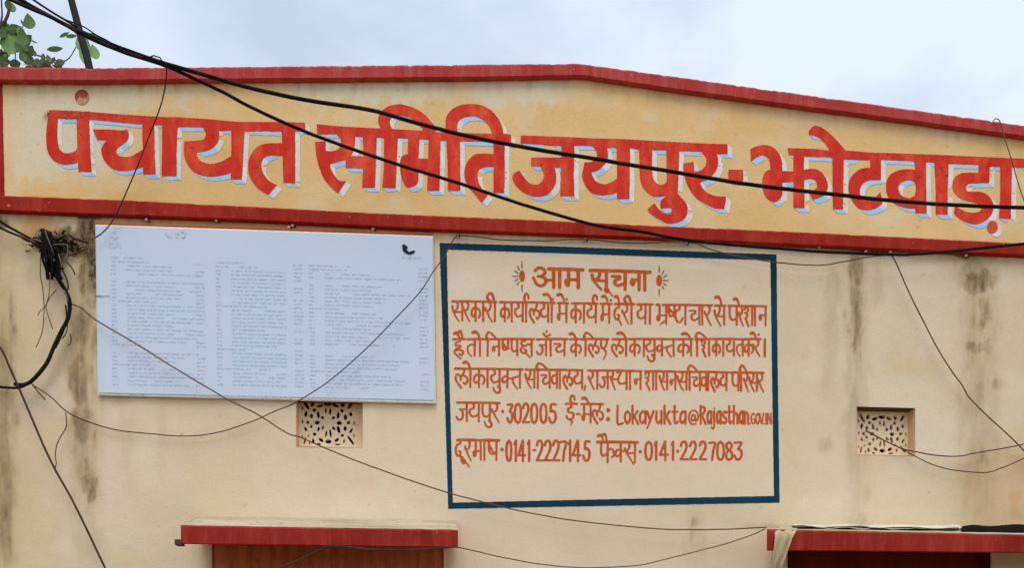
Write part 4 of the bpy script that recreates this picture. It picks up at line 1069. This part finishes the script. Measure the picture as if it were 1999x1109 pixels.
R = Raster(320, 445, 380, 470); g1 = R.grid(); R.m = (fbm(g1[0] / 5, g1[1] / 7, 5) > .58) & (np.hypot((g1[0] - 348) / 26, (g1[1] - 456) / 8) < 1)
R.mesh('stain', BO + .0035, M['rust'], sheet)
R = Raster(185, 572, 232, 590); R.stroke([(187, 578.2), (200, 578.4), (214, 578)], 1.6, 1.6, (1, .4)); R.mesh('split', BO + .0035, M['blot'], sheet)
m = MB()
pts = [at(x, y, .012) for x, y in [(188, 437), (300, 439.5), (420, 443.5), (560, 448), (700, 452.5), (845, 457.5)]]
m.tube(pts, .0045, 6); 
o = m.build('orange_batten', M['orange_line'], W, True)
adopt(W)

# ============================================================ CABLES AND WIRES
def wire(name, label, cat, paths, mat, n=8, group=None, jit=0.6):
    """one thing; paths = list of (points(px,py,off), radius in px)"""
    m = MB()
    for pts, r in paths:
        P = smooth_path(pts, 7)
        if jit:
            s = np.arange(len(P)); P[1:-1, 1] += (jit * (fbm(s / 5.0 + RNG.uniform(0, 99), s * 0, 3, 3) - .5) * 2)[1:-1]
        Q = [at(p[0], p[1], p[2]) for p in P]
        rr = r / 400.0
        m.tube(Q, rr, n)
    o = m.build(name, mat, None, True)
    return tag(o, label, cat, group)

O1 = .30
wire('power_cable', 'thick black cable crossing the red words from roof rod to far right', 'cable',
     [([(-60,-62,.3),(35,-4,.3),(110,38,.3),(160,62,.3),(240,95,.3),(318,122,.3),(400,146,.3),(500,174,O1),(610,197,O1),(720,214,O1),(810,239,O1),(900,262,O1),(1000,283,O1),(1130,305,O1),(1300,333,O1),(1450,358,O1),(1600,376,O1),(1750,392,O1),(1880,401,O1),(1988,405,O1),(2150,408,O1),(2380,404,O1)], 3.4)], M['cable'])
wire('power_cable', 'thick black cable sagging below the words to the red band', 'cable',
     [([(-60,-40,.32),(20,-2,.32),(50,12,.32),(110,38,.34),(160,66,.34),(240,101,.34),(318,126,.3),(380,153,.28),(440,182,.26),(500,214,.24),(580,250,.22),(660,281,.2),(780,322,.18),(900,359,.16),(1030,402,.14),(1160,439,.12),(1250,452,.10),(1350,470,.09),(1480,482,.09),(1600,491,.09),(1740,497,.07),(1800,495,.07),(1850,491,.07),(1920,484,.08),(1988,477,.08),(2150,462,.1),(2380,440,.14)], 2.9)], M['cable'])
wire('service_wire', 'thin dark wire tangled along the twin cables at upper left', 'wire',
     [([(118,34,.33),(160,50,.35),(185,66,.37),(215,82,.36),(250,104,.34),(285,112,.34),(300,108,.33),(312,112,.32),(318,121,.31)], 1.1),
      ([(165,72,.36),(205,90,.37),(235,100,.36),(250,103,.35)], .9), ([(150,58,.35),(200,78,.37),(260,100,.36),(318,124,.31)], 1.6), ([(64,-2,.3),(100,22,.3),(150,52,.33)], 1.8)], M['cable'])
wire('service_wire', 'thin brown wire dropping across the first word to the white board corner', 'wire',
     [([(324,126,.28),(325,150,.25),(318,190,.19),(307,225,.14),(290,268,.09),(270,320,.07),(248,372,.055),(225,422,.05),(205,450,.05),(190,462,.048),(185,464,.044)], 1.15)], M['wire_dark'])
wire('service_wire', 'thin wire slanting from left edge down to bottom left', 'wire',
     [([(-60,590,.05),(0,678,.05),(18,716,.05),(36,756,.05),(60,812,.05),(84,868,.05),(108,918,.05),(140,975,.05),(172,1040,.05),(206,1112,.05),(260,1225,.05)], 1.9)], M['wire_dark'])
wire('service_wire', 'long thin wire sagging from board edge under painted notice to the right canopy', 'wire',
     [([(140,594,.03),(160,602,.035),(186,624,.05),(260,668,.06),(340,718,.06),(437,776,.06),(500,808,.06),(560,846,.05),(590,856,.05),(690,898,.05),(800,938,.05),(890,967,.05),(945,981,.05),(1000,995,.05),(1100,1014,.05),(1190,1025,.05),(1280,1033,.05),(1345,1035,.05),(1420,1034,.05),(1480,1031,.08),(1497,1030,.10)], 1.25)], M['wire'])
wire('service_wire', 'thin wire crossing the white board from notice corner to the knot at lower left', 'wire',
     [([(893,458,.02),(884,470,.03),(866,503,.05),(846,530,.06),(820,570,.06),(770,624,.06),(720,676,.06),(660,730,.06),(620,760,.06),(586,781,.055),(565,792,.03),(535,804,.02),(500,820,.02),(450,838,.02),(400,849,.02),(350,852,.02),(300,848,.02),(240,842,.02),(190,830,.02),(150,815,.03),(125,800,.03),(100,776,.04),(80,762,.04),(62,750,.04)], 1.05)], M['wire_dark'])
wire('service_wire', 'short dangling wire tail below the knot on the stained wall', 'wire',
     [([(128,806,.03),(130,832,.03),(120,850,.03),(111,868,.03),(108,890,.03),(110,905,.03),(107,916,.04)], 1.0), ([(64,752,.04),(78,770,.04),(88,780,.045)], 1.4)], M['wire'])
wire('service_wire', 'thin wire strung between clips above the blue notice border', 'wire',
     [([(893,459,.03),(940,463,.03),(980,468,.03),(1060,470,.03),(1143,467,.03),(1200,473,.03),(1260,475,.03),(1342,472,.03),(1390,488,.03),(1440,500,.03),(1490,509,.03),(1530,514,.03),(1600,518,.03),(1650,510,.03),(1700,501,.04),(1740,498,.05)], 1.1)], M['wire'])
wire('service_wire', 'thin wire slanting down the right wall from band clip to the edge', 'wire',
     [([(1738,494,.05),(1750,515,.05),(1775,572,.04),(1800,622,.04),(1830,680,.04),(1860,728,.04),(1878,752,.04),(1890,774,.04),(1910,795,.04),(1930,815,.04),(1960,842,.04),(1990,871,.04),(2040,925,.04)], 1.25)], M['wire'])
wire('service_wire', 'forked wire pulled out through the right ventilator grille', 'wire',
     [([(1690,841,-.06),(1694,843,-.02),(1720,857,.02),(1760,876,.02),(1790,883,.03),(1830,890,.03),(1870,891,.03),(1900,886,.03),(1940,879,.03),(1988,870,.04),(2060,850,.05)], 1.25),
      ([(1690,842,-.06),(1720,858,.015),(1758,876,.015),(1790,893,.03),(1820,907,.03),(1860,918,.03),(1920,923,.03),(1950,916,.03),(1988,900,.04),(2060,865,.05)], 1.1)], M['wire'])
wire('service_wire', 'thin wire looped over the coping at the far right', 'wire',
     [([(1937,243,-.05),(1938,237,.03),(1943,231,.06),(1949,232,.07),(1955,245,.07),(1963,275,.07),(1975,312,.08),(1990,365,.08),(2010,420,.08)], 1.0)], M['wire'])
wire('service_wire', 'pale thin wire hanging between the two red canopies', 'wire',
     [([(894,1069,.33),(920,1075,.3),(1000,1093,.2),(1060,1103,.15),(1130,1109,.15),(1190,1108,.15),(1250,1104,.15),(1310,1090,.15),(1400,1067,.2),(1455,1050,.25),(1494,1033,.3)], 1.0)], M['wire'])
wire('service_wire', 'dark wire hooked under the left canopy lip', 'wire',
     [([(540,1112,.34),(580,1096,.34),(620,1077,.34),(642,1068,.345),(680,1069,.345),(720,1073,.345),(770,1075,.345),(830,1073,.345),(880,1069,.345),(894,1069,.34)], 1.6), ([(400,1200,.3),(480,1140,.32),(540,1112,.34)], 1.6)], M['wire_dark'])

# --- cable knot and drop on the left
K = thing('cable_bundle', 'knotted black cable bundle with frayed tape hanging on the stained wall left of the board', 'cable bundle', tuple(at(95, 700, .03)))
random.seed(5)
m = MB()
def tub(pts, r, taper=None, n=7):
    P = smooth_path(pts, 5); Q = [at(*p) for p in P]
    k = len(Q)
    rr = [(r if not taper else r * (taper[0] + (taper[1] - taper[0]) * i / (k - 1))) / 400 for i in range(k)]
    m.tube(Q, rr, n)
tub([(-60,388,.05),(0,432,.05),(30,450,.05),(60,466,.05),(85,474,.05)], 2.4)
tub([(-60,402,.06),(0,444,.05),(40,462,.05),(65,474,.05),(90,486,.05)], 2.0)
m.build('feeder_wire', M['cable'], K, True)
m = MB()
tub([(84,452,.04),(86,478,.06),(92,505,.06),(104,530,.05),(118,552,.04),(130,572,.04),(136,590,.04),(135,612,.04),(130,628,.04),(118,650,.04),(104,680,.04),(94,704,.04),(82,722,.04),(68,738,.04),(56,748,.04),(42,752,.04),(28,750,.04)], 3.6)
tub([(90,450,.06),(95,480,.07),(100,512,.07),(112,540,.06),(126,562,.05),(133,585,.05),(134,610,.05),(128,632,.05),(112,664,.05),(98,696,.05),(82,724,.05),(62,744,.05),(50,752,.05),(36,757,.05),(14,757,.05),(-30,752,.05)], 2.5)
tub([(128,596,.05),(130,620,.055),(126,640,.05),(118,660,.05),(108,680,.05)], 1.6)
m.build('drop_cable', M['cable'], K, True)
m = MB()
for i in range(46):
    x0 = random.uniform(82, 98); y0 = random.uniform(450, 476)
    x1 = random.uniform(92, 124); y1 = random.uniform(505, 548)
    tub([(x0, y0, random.uniform(.03, .08)), ((x0+x1)/2 + random.uniform(-9, 9), (y0+y1)/2 + random.uniform(-6, 6), random.uniform(.04, .09)), (x1, y1, random.uniform(.03, .07))], random.uniform(2.4, 4.4), (1, .6), 6)
for i in range(44):
    a = random.uniform(-.5, .5) + random.choice((0, math.pi)); x0 = random.uniform(84, 124); y0 = random.uniform(462, 500); l = random.uniform(8, 30)
    tub([(x0, y0, .03), (x0 + l*.5*math.cos(a) + random.uniform(-3, 3), y0 + l*.3*math.sin(a) + random.uniform(-4, 4), .035), (x0 + l*math.cos(a), y0 + l*.55*math.sin(a) + random.uniform(-3, 5), .012)], random.uniform(.5, 1.7), (1, .5), 5)
for i in range(90):
    x0 = random.triangular(48, 176, 112); y0 = 478 + (x0 - 110) * .06 + random.gauss(0, 11); a = random.uniform(0, 6.28); l = random.uniform(5, 17)
    tub([(x0, y0, .006), (x0 + l*.5*math.cos(a), y0 + l*.4*math.sin(a) + random.uniform(-3, 3), .014), (x0 + l*math.cos(a), y0 + l*.7*math.sin(a), .006)], random.uniform(.5, 1.8), (1, .5), 5)
m.build('frayed_tape', M['soot'], K, True)
m = MB()
for pts, r in [([(104,478,.08),(118,477,.08),(131,478,.08),(132,490,.08),(131,504,.075),(127,508,.07)], 1.1), ([(104,498,.085),(105,508,.09),(103,522,.08)], 1.0), ([(114,496,.085),(118,508,.09),(120,524,.08)], 1.0),
               ([(88,450,.085),(92,462,.085),(100,482,.09),(106,498,.08)], 1.0), ([(60,466,.06),(76,470,.065),(84,474,.07)], 1.0), ([(124,566,.06),(130,576,.06),(133,590,.06)], .9)]:
    m = MB(); tub(pts, r, None, 6); m.build('bare_wire', M['wire_pale'], K, True)
m = MB()
for pts, r in [([(80,492,.04),(79,520,.03),(79,540,.03),(83,560,.03),(86,592,.03),(86,610,.03),(84,640,.03),(77,664,.03),(70,678,.03)], .8), ([(97,536,.03),(97,565,.03),(92,590,.03),(87,600,.03),(78,608,.03),(74,616,.03)], .7),
               ([(110,566,.03),(98,580,.03),(90,598,.03),(95,620,.03),(103,642,.03)], .8), ([(128,510,.05),(138,520,.04),(144,530,.04),(146,536,.04)], 1.3), ([(122,528,.05),(128,540,.05),(133,556,.05),(132,566,.05)], 1.6),
               ([(132,634,.04),(130,648,.04),(122,662,.04)], 1.0), ([(137,652,.03),(139,662,.03),(137,672,.03),(132,676,.03)], 1.0), ([(132,500,.05),(145,495,.04),(160,490,.03),(172,484,.03)], 1.2), ([(134,458,.03),(146,466,.03),(160,470,.03),(172,474,.03)], 2.4),
               ([(40,462,.05),(52,470,.04),(62,472,.04)], 1.6), ([(56,478,.05),(70,480,.04),(82,488,.04)], 1.6)]:
    tub(pts, r, None, 5)
m.build('loose_strand', M['wire_dark'], K, True)
adopt(K)

# --- cable clips nailed under the band
clips = [(285,427,.02),(422,428.5,.02),(564,442,.02),(571,438.5,.02),(728,445.5,.02),(893,458.5,.02),(1143,465.5,.02),(1342,471,.02),(1601,480,.02),(1692,489.5,.02),(1740,491,.02),(1888,497.5,.02)]
clab = ['white nail clip above the left quarter of the white board', 'white nail clip above the middle left of the white board', 'lower of two paired nail clips above the white board', 'upper of two paired nail clips above the white board',
        'white nail clip above the right part of the white board', 'nail clip between white board and blue notice corner', 'nail clip above the middle of the painted notice', 'nail clip above the right part of the painted notice',
        'small nail clip just right of the painted notice', 'dark stained nail clip under the black cable at right', 'nail clip where the slanting wire leaves the black cable', 'rusty nail clip on the dark spot near right edge']
proto = None
def clip_mesh():
    bm = bmesh.new()
    bmesh.ops.create_uvsphere(bm, u_segments=10, v_segments=7, radius=.0085)
    for v in bm.verts: v.co.y *= .8; v.co.z *= .8
    me = bpy.data.meshes.new('clip'); bm.to_mesh(me); bm.free()
    for p in me.polygons: p.use_smooth = True
    me.materials.append(M['clip']); return me
def nail_mesh():
    bm = bmesh.new()
    bmesh.ops.create_cone(bm, cap_ends=True, segments=8, radius1=.0036, radius2=.0030, depth=.024)
    me = bpy.data.meshes.new('nail'); bm.to_mesh(me); bm.free(); me.materials.append(M['wire_dark']); return me
cm, nm = clip_mesh(), nail_mesh()
for (x, y, f), lb in zip(clips, clab):
    p = at(x, y, f)
    e = thing('cable_clip', lb, 'cable clip', tuple(p), 'cable clips nailed under the red band')
    c = bpy.data.objects.new('clip', cm); C.objects.link(c); c.parent = e; c.location = (0, .008, 0)
    q = bpy.data.objects.new('nail', nm); C.objects.link(q); q.parent = e; q.location = (.010, .006, -.003); q.rotation_euler = (math.pi/2, 0, 0)
    e.rotation_euler = (0, random.uniform(-.6, .6), 0)

# ============================================================ ROOF ROD, WEEDS AND TREE
m = MB()
P = smooth_path([(112,-110,-.08),(138,-6,-.08),(146,25,-.08),(153,52,-.08),(160,78,-.08),(168,104,-.08),(174,130,-.08),(178,150,-.08)], 6)
m.tube([at(*p) for p in P], [(6.0 + 1.6 * i / len(P)) / 400 for i in range(len(P))], 10)
o = m.build('roof_rod', M['rod'], None, True)
tag(o, 'dark leaning rod standing on the parapet behind the black cables', 'rod')

def leaf(px, py, off, ln, wd, ang, roll=0.0, fold=.15, tip=1.0):
    """one leaf blade as a folded, pointed, curved sheet with thickness-free edges; sizes in px at the wall's scale"""
    c = at(px, py, off); s = (DIST - off) / FPX
    ln *= s; wd *= s
    n = 7; V = []; F = []
    for i in range(n):
        t = i / (n - 1)
        w_ = wd / 2 * (math.sin(math.pi * min(1, t * .96 + .04)) ** .8) * (1 - .25 * t)
        y = (t - .5) * ln; z = -.16 * ln * (t - .5) ** 2
        for k, sgn in enumerate((-1, 0, 1)):
            V.append(Vector((sgn * w_, z + (fold * w_ if sgn else 0), y)))
    for i in range(n - 1):
        a = i * 3
        F += [(a, a+1, a+4, a+3), (a+1, a+2, a+5, a+4)]
    R_ = Matrix.Rotation(math.radians(ang), 3, 'Y') @ Matrix.Rotation(roll, 3, 'Z')
    return [c + R_ @ v for v in V], F

TREE = thing('leafy_tree', 'sparse broadleaf tree with backlit leaves rising beside the parapet at upper left', 'tree', tuple(at(-330, 700, -.9)[:2]) + (0,))
tx, ty = TREE.location.x, TREE.location.y
m = MB()
m.tube([(tx, ty, 0), (tx + .05, ty, 1.2), (tx - .03, ty + .02, 2.6), (tx + .08, ty, 3.8), (tx + .02, ty, 5.0), (tx + .1, ty, 6.0)], [.11, .095, .085, .07, .05, .02], 12)
m.build('trunk', M['bark'], TREE, True)
m = MB()
def br(pts, r):
    P = smooth_path(pts, 8); n = len(P)
    m.tube([at(*p) for p in P], [r / 400 * (1 - .7 * i / n) for i in range(n)], 6)
br([(-322,200,-.9),(-200,160,-.95),(-80,110,-.95),(-20,70,-.9),(10,40,-.9),(20,10,-.9)], 10)
br([(0,52,-.9),(4,30,-.9),(3,0,-.9),(6,-40,-.9)], 2.2)
br([(-80,112,-.95),(-10,105,-.92),(40,100,-.95),(90,112,-.95),(128,118,-.95),(148,92,-.95),(152,84,-.95)], 3)
br([(-20,70,-.9),(20,66,-.9),(40,60,-.9),(46,48,-.9),(58,40,-.9)], 2)
br([(14,104,-.92),(15,118,-.92),(15,130,-.92)], 1.4); br([(30,100,-.92),(30,116,-.92),(31,128,-.92)], 1.4)
br([(-322,120,-.9),(-250,20,-.95),(-160,-60,-1.),(-60,-110,-1.)], 9); br([(-320,60,-.9),(-400,-60,-.8),(-520,-120,-.7)], 9); br([(-322,150,-.9),(-420,60,-1.2),(-560,40,-1.4)], 9)
m.build('branch', M['bark'], TREE, True)
LD, LL, LY = MB(), MB(), MB()
for (x, y, l, w_, a, rl) in [(20,11,24,15,-30,.3),(16,7,16,10,20,.8),(57,41,26,18,-12,.2),(48,47,20,10,-40,.9),(30,60,26,22,60,.4),(22,58,18,14,75,.2),(44,72,30,18,-10,.3),(52,78,24,14,40,.9),(42,88,30,14,-12,.5),(50,112,26,12,-15,.3),(46,100,28,14,-8,.5),(36,92,22,12,-30,.4),(40,66,20,16,30,.4),
     (4,50,18,12,60,.2),(66,80,14,7,-60,.8),(108,95,26,8,82,.6),(68,104,10,6,0,.2),(84,120,14,12,20,.2),(95,114,14,9,-20,.3),(118,121,16,11,80,.2),(74,124,14,18,85,.2),(6,118,18,16,40,.4),(30,124,18,14,80,.4),(140,70,18,6,80,1.0),(126,67,18,5,60,.8),(178,70,18,9,80,.6)]:
    LD.add(*leaf(x, y, -.9 + random.uniform(-.05, .05), l * 1.15, w_ * 1.3, a, rl))
for (x, y, l, w_, a, rl) in [(18,80,46,30,-10,.1),(184,101,26,17,-15,.2),(160,84,34,22,-12,.2),(164,104,44,16,-12,.3),(38,58,14,10,20,.2),(172,92,36,10,-10,.4),(150,62,16,9,-30,.4),(186,73,14,8,70,.4)]:
    LL.add(*leaf(x, y, -.88, l * 1.12, w_ * 1.25, a, rl))
random.seed(12)
for k in range(26):
    x = random.uniform(-25, 62); y = random.uniform(36, 118)
    if x > 40 and y < 60: continue
    (LD if k % 3 else LL).add(*leaf(x * (.75 if y < 55 else 1), y, -.92 + random.uniform(-.06, .06), random.uniform(15, 27), random.uniform(11, 19), random.uniform(-70, 50), random.uniform(0, 1)))
for (x, y, l, w_, a, rl) in [(62,122,16,9,10,.3),(100,120,12,8,80,.3),(12,120,18,12,80,.3),(84,110,12,10,10,.2),(40,2,24,8,80,.3),(104,116,12,8,30,.3)]:
    LY.add(*leaf(x, y, -.9, l, w_, a, rl))
random.seed(33)
cnt = 0
while cnt < 520:                                                    # the rest of the crown, left of the frame
    a, b, c = random.gauss(0, 1), random.gauss(0, 1), random.gauss(0, 1)
    x, y, of = -330 + a * 150, -60 + b * 130, -.9 + c * .35
    if x > -40 or y > 330 or of > -.35: continue
    (LD if random.random() < .72 else LL).add(*leaf(x, y, of, random.uniform(22, 42), random.uniform(12, 24), random.uniform(-180, 180), random.uniform(-1, 1)))
    cnt += 1
cr = LD.build('crown', M['leaf_dark'], TREE)
LL.build('light_leaves', M['leaf_light'], cr); LY.build('dry_leaves', M['leaf_dry'], cr)
adopt(TREE)

# weeds rooted on the coping
random.seed(9)
for (x0, x1, n, lb) in ((-30, 14, 16, 'low brown weeds at the far left end of the red coping'), (52, 96, 24, 'low brown weeds on the red coping between left edge and rod'), (107, 121, 16, 'small dark weed tuft on the coping just left of the rod')):
    m = MB()
    m.tube([at(x, 130, -.03) for x in np.linspace(x0, x1, 6)], .004, 5)
    for i in range(n):
        m.add(*leaf(random.uniform(x0, x1), 131 - random.uniform(0, 9), -.03 + random.uniform(-.05, .05), random.uniform(9, 17), random.uniform(5, 10), random.uniform(-80, 80), random.uniform(-1, 1)))
    tag(m.build('weed_clump', M['leaf_dry'] if x0 != 104 else M['leaf_dark']), lb, 'weeds')

# ============================================================ THINGS LYING ON THE RIGHT CANOPY
def c2pt(s, d, lift):
    """s along the canopy in px, d 0 wall..1 lip, lift above its top"""
    s0 = (s - 1522) / (2330 - 1522.0)
    a = c2a.lerp(c2b, s0); sf = (s - 1497 - 25 * 0) / (2390 - 1497.0)
    b = at(1497 + 893 * ((s - 1522) / 808.0), 34 + 1000 + 18 * ((s - 1522) / 808.0), .318)
    return Vector((a.x + (b.x - a.x) * d, (-.002) + (b.y + .002) * d, a.z + (b.z - a.z) * d + lift))
m = MB(); random.seed(4)
for k in range(5):
    s0 = 1552 + random.uniform(-6, 60) * (k > 0); s1 = 1872 - random.uniform(0, 90) * (k > 0) 
    d0 = .12 + .06 * k; d1 = d0 + random.uniform(.32, .52); z0 = .003 + .0028 * k
    n, q = 40, 6; V = []; F = []
    for i in range(n):
        for j in range(q):
            s = s0 + (s1 - s0) * i / (n - 1); d = min(.93, d0 + (d1 - d0) * j / (q - 1))
            V.append(c2pt(s, d, z0 + .004 * math.sin(i * .5 + k * 2 + j) + .006 * vnoise(np.array([i * .3 + k * 9.]), np.array([j * .6]), k)[0]))
    for i in range(n - 1):
        for j in range(q - 1):
            a = i * q + j; F.append((a, a + 1, a + q + 1, a + q))
    b = len(V); V2 = [v - Vector((0, 0, .0025)) for v in V]
    F2 = [tuple(reversed([x + b for x in f])) for f in F]
    for i in range(n - 1):
        F2 += [(i*q+q-1, i*q+q-1+b, (i+1)*q+q-1+b, (i+1)*q+q-1), (i*q+b, i*q, (i+1)*q, (i+1)*q+b)]
    m.add(V + V2, F + F2)
tag(m.build('folded_sheet', M['sheet']), 'dusty pale plastic sheet folded in layers on top of the right canopy', 'plastic sheet')
m = MB(); n, q = 40, 8; V = []; F = []  # near-black sheet filling the dark strip on the canopy top
for i in range(n):
    for j in range(q):
        s = 1866 + (2300 - 1866) * i / (n - 1); d = .02 + .80 * j / (q - 1)
        V.append(c2pt(s, d, (.003) + (.017 if 0 < j < q - 1 else 0) * (.7 + .3 * math.sin(i * .7 + j)) * min(1, i / 3 + .2)))
for i in range(n - 1):
    for j in range(q - 1):
        a = i * q + j; F.append((a, a + 1, a + q + 1, a + q))
m.add(V, F)
tag(m.build('tarpaulin', M['tarp'], None, True), 'black tarpaulin lying on the right end of the right canopy', 'tarpaulin')
# rag hanging over the lip
m = MB(); n, q = 26, 15; V = []; F = []
cl = [(1540,1031,.20,17),(1536,1033,.29,19),(1532,1040,.338,18),(1528,1052,.350,15),(1524,1070,.350,14),(1521,1085,.348,14),(1518,1098,.346,13),(1515,1112,.345,12),(1512,1135,.345,12),(1509,1165,.345,10)]
CP = smooth_path(cl, 4)
for i, (x, y, f, hw) in enumerate(CP):
    for j in range(q):
        t = j / (q - 1) * 2 - 1
        fo = .010 * math.sin(t * 7 + i * .09) + .005 * math.sin(t * 15 + 1)
        V.append(at(x + t * hw * (1 + .06 * math.sin(i * .4)) + (3 if t > 0 else 0) * math.sin(i * .22), y + 1.6 * math.sin(t * 5 + 2) * (i > 6), f + fo * min(1, i / 8) + .004))
n = len(CP)
for i in range(n - 1):
    for j in range(q - 1):
        a = i * q + j; F.append((a, a + 1, a + q + 1, a + q))
b = len(V); V += [v + Vector((0, .004, 0)) for v in V]
F += [tuple(reversed([x + b for x in f])) for f in F]
for i in range(n - 1):
    for j in (0, q - 1): F.append((i*q+j, (i+1)*q+j, (i+1)*q+j+b, i*q+j+b))
m.add(V, F)
tag(m.build('hanging_rag', M['cloth'], None, True), 'twisted beige cloth strip hanging over the left end of the right canopy', 'cloth')

adopt(B)
